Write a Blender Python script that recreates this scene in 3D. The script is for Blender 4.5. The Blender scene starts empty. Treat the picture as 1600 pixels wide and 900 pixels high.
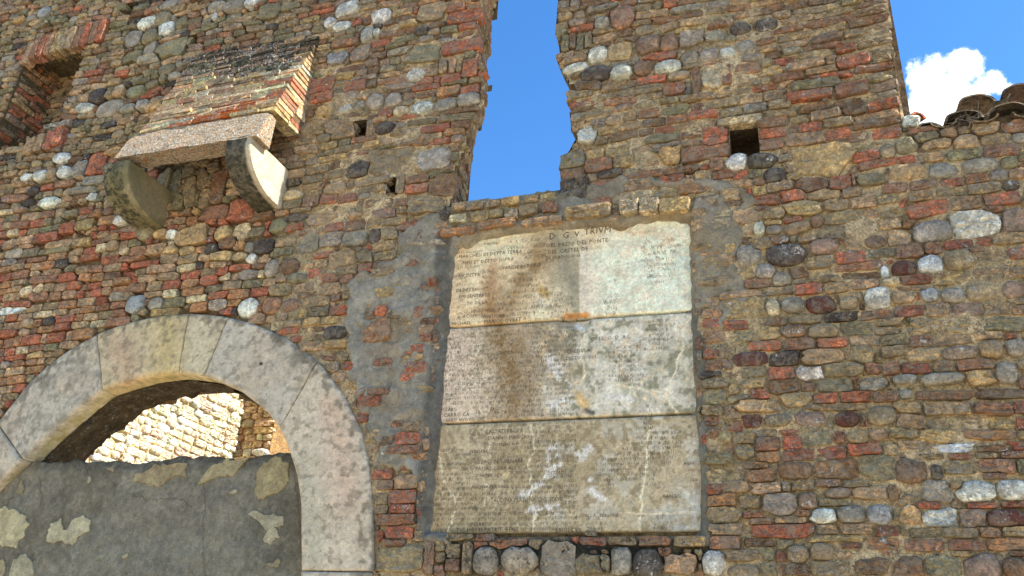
import bpy, math, numpy as np
from mathutils import Matrix, Vector
rng = np.random.default_rng(11)
PI = math.pi
S = bpy.context.scene

# ------------------------------------------------------------------ camera
F = 1361.0; D = 4.6; CAM = np.array([0.0, -D, 1.6])
_Z = np.array([160., -2850., F]); _Z /= np.linalg.norm(_Z)
_X = -np.array([-4100., 420., F]); _X /= np.linalg.norm(_X)
_Z -= _X*(_X@_Z); _Z /= np.linalg.norm(_Z)
_Y = np.cross(_Z, _X)
R = np.stack([_X, _Y, _Z])                     # camera (x right, y down, z forward) -> world
cam = bpy.data.cameras.new('camera'); camo = bpy.data.objects.new('camera', cam)
S.collection.objects.link(camo); S.camera = camo
m = Matrix(((R[0,0], -R[0,1], -R[0,2], CAM[0]), (R[1,0], -R[1,1], -R[1,2], CAM[1]), (R[2,0], -R[2,1], -R[2,2], CAM[2]), (0,0,0,1)))
camo.matrix_world = m
cam.sensor_width = 36; cam.lens = 36*F/1600; cam.clip_end = 5000; cam.clip_start = 0.05

# ------------------------------------------------------------------ light
SUN_EL = math.radians(50)
SUN_DIR = np.array([math.cos(SUN_EL)*math.cos(math.radians(1.0)), math.cos(SUN_EL)*math.sin(math.radians(1.0)), math.sin(SUN_EL)])
sun = bpy.data.lights.new('sun', 'SUN'); sun.energy = 4.9; sun.angle = math.radians(0.5); sun.color = (1.0, 0.95, 0.86)
suno = bpy.data.objects.new('sun', sun); S.collection.objects.link(suno)
suno.rotation_euler = Vector(SUN_DIR).to_track_quat('Z', 'Y').to_euler(); suno.location = (6, 0, 12)
w = bpy.data.worlds.new('World'); S.world = w; w.use_nodes = True
nt = w.node_tree; N = nt.nodes; Lk = nt.links; N.clear()
def nd(nt, t, **k):
    n = nt.nodes.new(t)
    for a, b in k.items():
        if a == 'ins':
            for i, v in b.items(): n.inputs[i].default_value = v
        else: setattr(n, a, b)
    return n
sky = nd(nt, 'ShaderNodeTexSky', sky_type='NISHITA', sun_disc=False)
sky.sun_elevation = SUN_EL
sky.sun_rotation = math.atan2(SUN_DIR[0], SUN_DIR[1])
sky.altitude = 300; sky.air_density = 1.0; sky.dust_density = 0.3; sky.ozone_density = 2.0
bg = nd(nt, 'ShaderNodeBackground', ins={'Strength': 0.13}); out = nd(nt, 'ShaderNodeOutputWorld')
# one small cumulus cloud low over the roof on the right (a direction in the sky)
def raydir(px, py):
    d = R@np.array([px-800, py-450, F]); return d/np.linalg.norm(d)
tc = nd(nt, 'ShaderNodeTexCoord')
def cloud_blob(px, py, rad, sx=1.0):
    d = raydir(px, py)
    sub = nd(nt, 'ShaderNodeVectorMath', operation='SUBTRACT'); Lk.new(tc.outputs['Generated'], sub.inputs[0]); sub.inputs[1].default_value = tuple(d)
    ln = nd(nt, 'ShaderNodeVectorMath', operation='LENGTH'); Lk.new(sub.outputs[0], ln.inputs[0])
    mr = nd(nt, 'ShaderNodeMapRange', ins={'From Min': rad, 'From Max': 0.0, 'To Min': 0.0, 'To Max': 1.0}); Lk.new(ln.outputs['Value'], mr.inputs[0])
    return mr.outputs[0]
def madd(a, b, op='MAXIMUM'):
    n = nd(nt, 'ShaderNodeMath', operation=op)
    for i, v in enumerate((a, b)):
        if isinstance(v, (int, float)): n.inputs[i].default_value = v
        else: Lk.new(v, n.inputs[i])
    return n.outputs[0]
bl = None
for (px, py, rr) in [(1455,118,.040),(1500,112,.036),(1450,150,.040),(1490,150,.050),(1530,148,.034),(1470,185,.045),(1555,132,.026),(1440,175,.030),(1578,138,.015),(1520,175,.040)]:
    b = cloud_blob(px, py, rr*.80); bl = b if bl is None else madd(bl, b)
n1 = nd(nt, 'ShaderNodeTexNoise', ins={'Scale': 34.0, 'Detail': 9.0, 'Roughness': .62}); Lk.new(tc.outputs['Generated'], n1.inputs['Vector'])
dn = madd(n1.outputs['Fac'], 2.2, 'MULTIPLY'); sm = madd(bl, dn, 'ADD')
cm = nd(nt, 'ShaderNodeMapRange', interpolation_type='SMOOTHSTEP', ins={'From Min': 1.38, 'From Max': 1.95}); Lk.new(sm, cm.inputs[0])
gate = nd(nt, 'ShaderNodeMapRange', ins={'From Min': 0.0, 'From Max': .25}); Lk.new(bl, gate.inputs[0])
cmask = madd(cm.outputs[0], gate.outputs[0], 'MULTIPLY')
mixc = nd(nt, 'ShaderNodeMixRGB'); Lk.new(cmask, mixc.inputs[0])
hs = nd(nt, 'ShaderNodeHueSaturation', ins={'Hue': .503, 'Saturation': 1.30, 'Value': .90}); Lk.new(sky.outputs[0], hs.inputs['Color'])
Lk.new(hs.outputs[0], mixc.inputs[1]); mixc.inputs[2].default_value = (8.6, 8.8, 9.2, 1)
Lk.new(mixc.outputs[0], bg.inputs[0]); Lk.new(bg.outputs[0], out.inputs[0])
S.view_settings.view_transform = 'Standard'; S.view_settings.look = 'None'; S.view_settings.exposure = 1.42; S.view_settings.gamma = 1

# ------------------------------------------------------------------ geometry maths
def p2w(px, py, y=0.0):
    px = np.asarray(px, float); py = np.asarray(py, float)
    v = np.stack([px-800, py-450, np.full(px.shape, F)], -1)@R.T
    t = (y-CAM[1])/v[..., 1]; return CAM+v*t[..., None]
def p2x(px, py, X):                              # pixel ray met with a plane x = X
    v = R@np.array([px-800, py-450, F]); return CAM+v*(X-CAM[0])/v[0]
def w2p(P):
    q = (np.asarray(P, float)-CAM)@R; return 800+F*q[..., 0]/q[..., 2], 450+F*q[..., 1]/q[..., 2]
def poly_w(pts, y=0.0):
    a = np.array(pts, float); q = p2w(a[:, 0], a[:, 1], y); return q[:, [0, 2]]
def inside(P, poly):
    x, y = P[..., 0], P[..., 1]; r = np.zeros(x.shape, bool); n = len(poly)
    for i in range(n):
        x1, y1 = poly[i]; x2, y2 = poly[(i+1) % n]
        c = ((y1 > y) != (y2 > y)); xi = (x2-x1)*(y-y1)/((y2-y1) if y2 != y1 else 1e-9)+x1
        r ^= c & (x < xi)
    return r
def segdist(P, pts, closed=True):
    d = np.full(P.shape[:-1], 1e9); n = len(pts)
    for i in range(n if closed else n-1):
        a = np.array(pts[i], float); b = np.array(pts[(i+1) % n], float); ab = b-a
        t = np.clip(((P-a)@ab)/max(ab@ab, 1e-12), 0, 1); d = np.minimum(d, np.linalg.norm(P-a-t[..., None]*ab, axis=-1))
    return d
def sdist(P, poly): d = segdist(P, poly); return np.where(inside(P, poly), d, -d)   # >0 inside
def _h(i, j, k, s):
    n = (i*73856093) ^ (j*19349663) ^ (k*83492791) ^ (s*2654435761)
    n = (n & 0x7fffffff); n = ((n >> 13) ^ n)*1274126177 & 0x7fffffff; n = ((n >> 16) ^ n)*1103515245 & 0x7fffffff
    return (n & 0xffffff)/float(0xffffff)
def vn(P, sc, s=0):
    P = np.asarray(P, float)*sc; I = np.floor(P).astype(np.int64); f = P-I; f = f*f*(3-2*f); r = 0
    for dx in (0, 1):
        for dy in (0, 1):
            for dz in (0, 1):
                wt = (f[..., 0] if dx else 1-f[..., 0])*(f[..., 1] if dy else 1-f[..., 1])*(f[..., 2] if dz else 1-f[..., 2])
                r = r+wt*_h(I[..., 0]+dx, I[..., 1]+dy, I[..., 2]+dz, s)
    return r
def fbm(P, sc, s=0, o=4, g=.5):
    a, r, t = 1., 0., 0.
    for k in range(o): r = r+a*vn(P, sc*2**k, s+k*17); t += a; a *= g
    return r/t
def p3(u, v): return np.stack([u, np.zeros_like(u), v], -1)
def sstep(a, b, x): t = np.clip((x-a)/(b-a), 0, 1); return t*t*(3-2*t)
WB = np.array([1.11, .98, .77])
def lin(c):
    c = np.asarray(c, float)/255.; c = np.where(c <= .04045, c/12.92, ((c+.055)/1.055)**2.4); return c*WB

# ------------------------------------------------------------------ helpers for objects
COL = S.collection
def mesh(name, V, Fc, mat, parent=None, cols=None, wx=None, smooth=False, origin=None, kind=None, label=None):
    V = np.asarray(V, float); o0 = np.zeros(3) if origin is None else np.asarray(origin, float)
    me = bpy.data.meshes.new(name); me.from_pydata((V-o0).tolist(), [], [tuple(int(i) for i in f) for f in Fc] if not isinstance(Fc, list) else Fc)
    for nm, a in (('Col', cols), ('Wx', wx)):
        if a is not None:
            a = np.asarray(a, float)
            if a.shape[-1] == 3: a = np.concatenate([a, np.ones((len(a), 1))], 1)
            at = me.color_attributes.new(nm, 'FLOAT_COLOR', 'POINT'); at.data.foreach_set('color', a.astype(np.float32).ravel())
    me.materials.append(mat)
    if smooth: me.polygons.foreach_set('use_smooth', [True]*len(me.polygons))
    me.update(); o = bpy.data.objects.new(name, me); COL.objects.link(o); o.location = o0
    if parent is not None: o.parent = parent; o.matrix_parent_inverse = Matrix.Identity(4); o.location = Vector(o0)-Vector(wpos[parent.name])
    wpos[o.name] = tuple(o0)
    if kind: o['kind'] = kind
    if label: o['label'] = label
    return o
wpos = {}
def thing(name, label, cat, loc):
    o = bpy.data.objects.new(name, None); COL.objects.link(o); o.location = loc; o.empty_display_size = .2
    wpos[o.name] = tuple(loc); o['label'] = label; o['category'] = cat; return o
def box(x0, x1, y0, y1, z0, z1):
    V = [(x, y, z) for x in (x0, x1) for y in (y0, y1) for z in (z0, z1)]
    return np.array(V, float), [(0,1,3,2),(4,6,7,5),(0,4,5,1),(2,3,7,6),(0,2,6,4),(1,5,7,3)]

# ------------------------------------------------------------------ materials
def mat(name, rough=.9, colmod=None, bump=.4, bs=(35., 140.), mottling=.5, speck=0., smear=0., lichen=None, base=None, spec=.25, pores=0., facet=62., blotch=0.):
    M = bpy.data.materials.new(name); M.use_nodes = True; t = M.node_tree; t.nodes.clear(); L = t.links
    o = nd(t, 'ShaderNodeOutputMaterial'); b = nd(t, 'ShaderNodeBsdfPrincipled', ins={'Roughness': rough, 'Specular IOR Level': spec}); L.new(b.outputs[0], o.inputs[0])
    g = nd(t, 'ShaderNodeNewGeometry'); pos = g.outputs['Position']
    def noise(sc, det=5., ro=.6, vec=None, dist=0.):
        n = nd(t, 'ShaderNodeTexNoise', ins={'Scale': sc, 'Detail': det, 'Roughness': ro, 'Distortion': dist}); L.new(vec or pos, n.inputs['Vector']); return n.outputs['Fac']
    def mr(v, a, bb, c=0., d=1., sm=True):
        n = nd(t, 'ShaderNodeMapRange', interpolation_type='SMOOTHSTEP' if sm else 'LINEAR', ins={'From Min': a, 'From Max': bb, 'To Min': c, 'To Max': d}); L.new(v, n.inputs[0]); return n.outputs[0]
    def mth(a, bb, op='MULTIPLY'):
        n = nd(t, 'ShaderNodeMath', operation=op)
        for i, v in enumerate((a, bb)):
            if isinstance(v, (int, float)): n.inputs[i].default_value = v
            else: L.new(v, n.inputs[i])
        return n.outputs[0]
    def mix(fac, a, bb, mode='MIX'):
        n = nd(t, 'ShaderNodeMixRGB', blend_type=mode)
        for i, v in enumerate((fac, a, bb)):
            if isinstance(v, (int, float)): n.inputs[i].default_value = v
            elif isinstance(v, tuple): n.inputs[i].default_value = v if len(v) == 4 else (*v, 1)
            else: L.new(v, n.inputs[i])
        return n.outputs[0]
    if base is None:
        a = nd(t, 'ShaderNodeAttribute', attribute_name='Col'); c = a.outputs['Color']
        wxn = nd(t, 'ShaderNodeAttribute', attribute_name='Wx'); sp = nd(t, 'ShaderNodeSeparateColor'); L.new(wxn.outputs['Color'], sp.inputs[0])
        wr, wg, wb = sp.outputs[0], sp.outputs[1], sp.outputs[2]
    else:
        c = nd(t, 'ShaderNodeRGB'); c.outputs[0].default_value = (*base, 1); c = c.outputs[0]; wr = wg = wb = None
    f1 = noise(bs[0]*.35, 6., .65); f2 = noise(bs[0], 8., .7); f3 = noise(bs[1], 6., .65)
    k = mth(mr(f1, .36, .64, 1-mottling*.40, 1+mottling*.40, False), mr(f2, .34, .66, 1-mottling*.55, 1+mottling*.50, False))
    k = mth(k, mr(f3, .34, .66, 1-mottling*.45, 1+mottling*.42, False))
    dv = nd(t, 'ShaderNodeTexNoise', ins={'Scale': 60., 'Detail': 3.}); L.new(pos, dv.inputs['Vector'])
    va = nd(t, 'ShaderNodeVectorMath', operation='SCALE', ins={'Scale': .035}); L.new(dv.outputs['Color'], va.inputs[0])
    vb = nd(t, 'ShaderNodeVectorMath', operation='ADD'); L.new(pos, vb.inputs[0]); L.new(va.outputs[0], vb.inputs[1])
    vo = nd(t, 'ShaderNodeTexVoronoi', feature='F1', ins={'Scale': facet}); L.new(vb.outputs[0], vo.inputs['Vector'])
    vs = nd(t, 'ShaderNodeSeparateColor'); L.new(vo.outputs['Color'], vs.inputs[0])
    k = mth(k, mr(vs.outputs[0], 0., 1., 1-.30*mottling*1.2, 1+.30*mottling*1.2, False))
    kc = nd(t, 'ShaderNodeCombineColor'); [L.new(k, kc.inputs[i]) for i in range(3)]
    c = mix(1.0, c, kc.outputs[0], 'MULTIPLY')
    hue = noise(11., 3.); c = mix(mr(hue, .45, .75, 0., .25), c, (.19, .15, .085))
    hgt = mth(mth(mr(f2, .2, .8, 0., 1., False), mth(f3, .45), 'ADD'), mth(vs.outputs[1], .22), 'ADD')
    if blotch:
        bn = noise(24., 9., .72); c = mix(mth(mr(bn, .565, .59), blotch), c, (.34, .30, .215)); bn2 = noise(21., 9., .74); c = mix(mth(mr(bn2, .44, .41), blotch*.9), c, (.05, .042, .032))
    if smear and wr:     # thin film of old mortar and dirt over the faces
        s = noise(17., 7., .68, dist=.4); s2 = noise(70., 4., .6)
        s = mth(mth(s, .75), mth(s2, .25), 'ADD'); s = mth(s, mth(wr, .16), 'ADD')
        q = mr(s, .585, .615); c = mix(mth(q, smear), c, (.27, .225, .155)); hgt = mth(hgt, mth(q, .5), 'ADD')
    if wg:               # black and green growth
        s = mth(noise(26., 8., .7), mth(wg, .35), 'ADD'); q = mr(s, .70, .84); c = mix(mth(q, .85), c, (.022, .022, .016))
        s = mth(noise(14., 5., .6), mth(wg, .2), 'ADD'); q = mr(s, .62, .8); c = mix(mth(q, .35), c, (.07, .075, .03))
    if speck and wb:     # lime specks
        v = noise(58., 4., .6, dist=1.2); reg = mr(noise(9., 4., .7), .50, .72)
        s = mth(v, mth(mth(reg, .22), mth(wb, .12), 'ADD'), 'ADD'); q = mr(s, .775, .795); c = mix(mth(q, speck), c, (.62, .58, .50)); hgt = mth(hgt, mth(q, .8), 'ADD')
    if lichen:
        for (sc, lo, hi, colr, am) in lichen:
            q = mr(noise(sc, 7., .7, dist=.5), lo, hi); c = mix(mth(q, am), c, colr)
    if pores:
        q = mr(noise(95., 3., .55), .36, .30); reg = mr(noise(9., 2.), .42, .62); q = mth(q, reg); c = mix(mth(q, pores), c, (.03, .028, .025)); hgt = mth(hgt, mth(q, -1.6), 'ADD')
    L.new(c, b.inputs['Base Color'])
    bp = nd(t, 'ShaderNodeBump', ins={'Strength': bump, 'Distance': .012}); L.new(hgt, bp.inputs['Height']); L.new(bp.outputs[0], b.inputs['Normal'])
    return M
M_BRICK = mat('brick_clay', bump=1.0, bs=(38., 150.), mottling=.66, smear=.6, speck=.85, blotch=.42)
M_STONE = mat('river_stone', rough=.8, bump=.9, bs=(26., 120.), mottling=.58, smear=.4, speck=.8, spec=.3, blotch=.30)
M_MORTAR = mat('lime_mortar', bump=1.3, bs=(30., 120.), mottling=.6, speck=.6, pores=.8, facet=95., blotch=.28)
M_CEMENT = mat('grey_cement', rough=.85, bump=.7, bs=(16., 110.), mottling=.42, speck=.25, pores=.4, facet=40., blotch=.16)
M_SLAB = mat('inscribed_limestone', rough=.75, bump=.35, bs=(45., 210.), mottling=.34, pores=.25, spec=.3, facet=110., blotch=.14)
M_ARCH = mat('arch_limestone', rough=.85, bump=.6, bs=(34., 170.), mottling=.26, pores=.9, lichen=[(30., .57, .66, (.12, .115, .10), .3)])
M_LIN = mat('lichen_stone', rough=.9, bump=1.0, bs=(40., 150.), mottling=.6, lichen=[(30., .50, .56, (.50, .25, .09), .6), (16., .58, .64, (.52, .17, .02), .8), (80., .53, .58, (.05, .045, .04), .8), (66., .52, .58, (.62, .60, .54), .7)])
M_TILE = mat('roof_terracotta', bump=.7, bs=(30., 120.), mottling=.7, lichen=[(22., .50, .62, (.06, .055, .035), .75), (40., .62, .7, (.45, .42, .30), .5)])
M_INK = mat('cut_letters', base=(.12, .085, .05), mottling=.3, bump=0.)
M_INK2 = mat('worn_cuts', base=(.17, .135, .085), mottling=.5, bump=0.)
M_EARTH = mat('courtyard_gravel', base=(.40, .34, .25), mottling=.4, bs=(8., 60.))
M_TWIG = mat('dry_twig', base=(.16, .12, .08), mottling=.3)

# observed palette (sRGB)
PAL = dict(R=(158,82,56), r=(130,93,74), T=(160,136,106), K=(138,124,95), O=(158,116,76), G=(132,132,128), W=(186,190,190), D=(66,60,58), P=(124,108,100),
           V=(108,110,86), Y=(164,142,94), B=(104,78,58), N=(80,50,44), U=(138,144,152), p=(186,176,144), C=(130,70,58))
GAIN = 1.50
def colr(k, jit=.10):
    base = k[0]; c = lin(PAL[base])
    if base not in 'WUDN': g_ = c.mean(); c = (.86*c+.14*g_)*.82+.18*lin((156, 130, 98))
    return np.clip(c*GAIN*np.exp(rng.normal(0, jit))*np.exp(rng.normal(0, .025, 3)), 0.008, .86)

# ------------------------------------------------------------------ layout outlines (photo outlines put onto the wall plane)
WIN_PX = [(768,-160),(760,-60),(752,0),(748,36),(743,64),(750,100),(756,128),(756,156),(740,185),(729,213),(725,235),(711,263),(713,284),(706,308),(700,322),(731,319),(873,305),(879,284),(879,252),(903,213),(893,205),(890,176),(902,168),(894,158),(893,150),(903,142),(898,131),(888,132),(886,120),(878,114),(871,94),(876,84),(873,68),(868,46),(870,26),(872,0),(874,-60),(878,-160)]
NICHE_PX = [(47,84),(136,66),(124,106),(110,148),(96,182),(82,212),(0,229),(-28,234),(0,197),(16,155),(32,115)]
HOLES_PX = [[(1138,197),(1186,190),(1187,242),(1139,247)], [(553,192),(573,188),(574,212),(557,214)], [(602,281),(619,278),(621,303),(605,306)],
            [(199,7),(214,4),(208,18),(194,20)], [(296,58),(312,54),(305,72),(292,74)]]
OUTER_PX = [(-90,790),(-50,722),(0,661),(50,598),(100,556),(155,524),(200,507),(250,496),(300,492),(350,496),(400,508),(450,530),(500,567),(540,620),(565,670),(578,720),(584,790),(585,900),(585,1010)]
INNER_PX = [(-90,900),(-40,806),(0,757),(41,719),(60,698),(100,662),(130,636),(162,611),(200,599),(240,588),(283,584),(330,590),(378,611),(419,643),(442,673),(456,705),(467,741),(474,787),(475,894),(475,1010)]
PLQ_PX = [(697,366),(1080,337),(1086,484),(1093,645),(1104,832),(661,835),(680,663),(693,512)]
TOWER_PX = [(1413,204),(1409,165),(1401,110),(1392,50),(1385,0),(1379,-60)]
ROOFL_PX = [(1413,204),(1440,200),(1475,199),(1520,192),(1560,186),(1600,180),(1700,166),(2000,124)]
win_w, niche_w, plq_w = poly_w(WIN_PX), poly_w(NICHE_PX), poly_w(PLQ_PX)
holes_w = [poly_w(h) for h in HOLES_PX]
out_w, inn_w = poly_w(OUTER_PX), poly_w(INNER_PX)
arch_w = np.array(list(out_w)+[[out_w[-1][0], .2], [out_w[0][0], .2]])
wall_px = [(-260,1000),(-260,-110)]+[(1370,-110)]+[TOWER_PX[i] for i in (5,4,3,2,1,0)]+ROOFL_PX[1:]+[(2000,1000)]
wall_w = poly_w(wall_px)
CEM1 = [(697,360),(694,326),(668,338),(645,350),(628,372),(622,402),(590,416),(560,430),(546,450),(540,500),(545,560),(552,600),(566,636),(580,690),(590,712),(604,735),(632,730),(645,745),(652,770),(652,845),(705,852),(702,838),(668,832),(684,664),(697,512),(706,400),(716,384),(735,375)]
CEM2 = [(694,326),(735,318),(800,312),(870,303),(905,290),(960,280),(1010,276),(1080,283),(1140,284),(1168,292),(1178,318),(1160,342),(1160,380),(1143,402),(1166,440),(1178,470),(1150,486),(1128,520),(1112,520),(1104,484),(1085,486),(1084,400),(1081,341),(1060,340),(1020,343),(992,348),(970,356),(950,350),(925,352),(900,350),(860,356),(820,357),(790,364),(750,370),(712,386),(697,400)]
CEM3 = [(1083,480),(1102,480),(1104,560),(1108,650),(1109,740),(1109,850),(1098,850),(1100,832),(1098,740),(1092,646),(1087,560)]
CEM4 = [(1110,560),(1124,556),(1130,600),(1152,650),(1150,700),(1160,760),(1170,790),(1150,790),(1125,770),(1118,700),(1112,640)]
cem_w = [poly_w(c) for c in (CEM1, CEM2, CEM3)]

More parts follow.
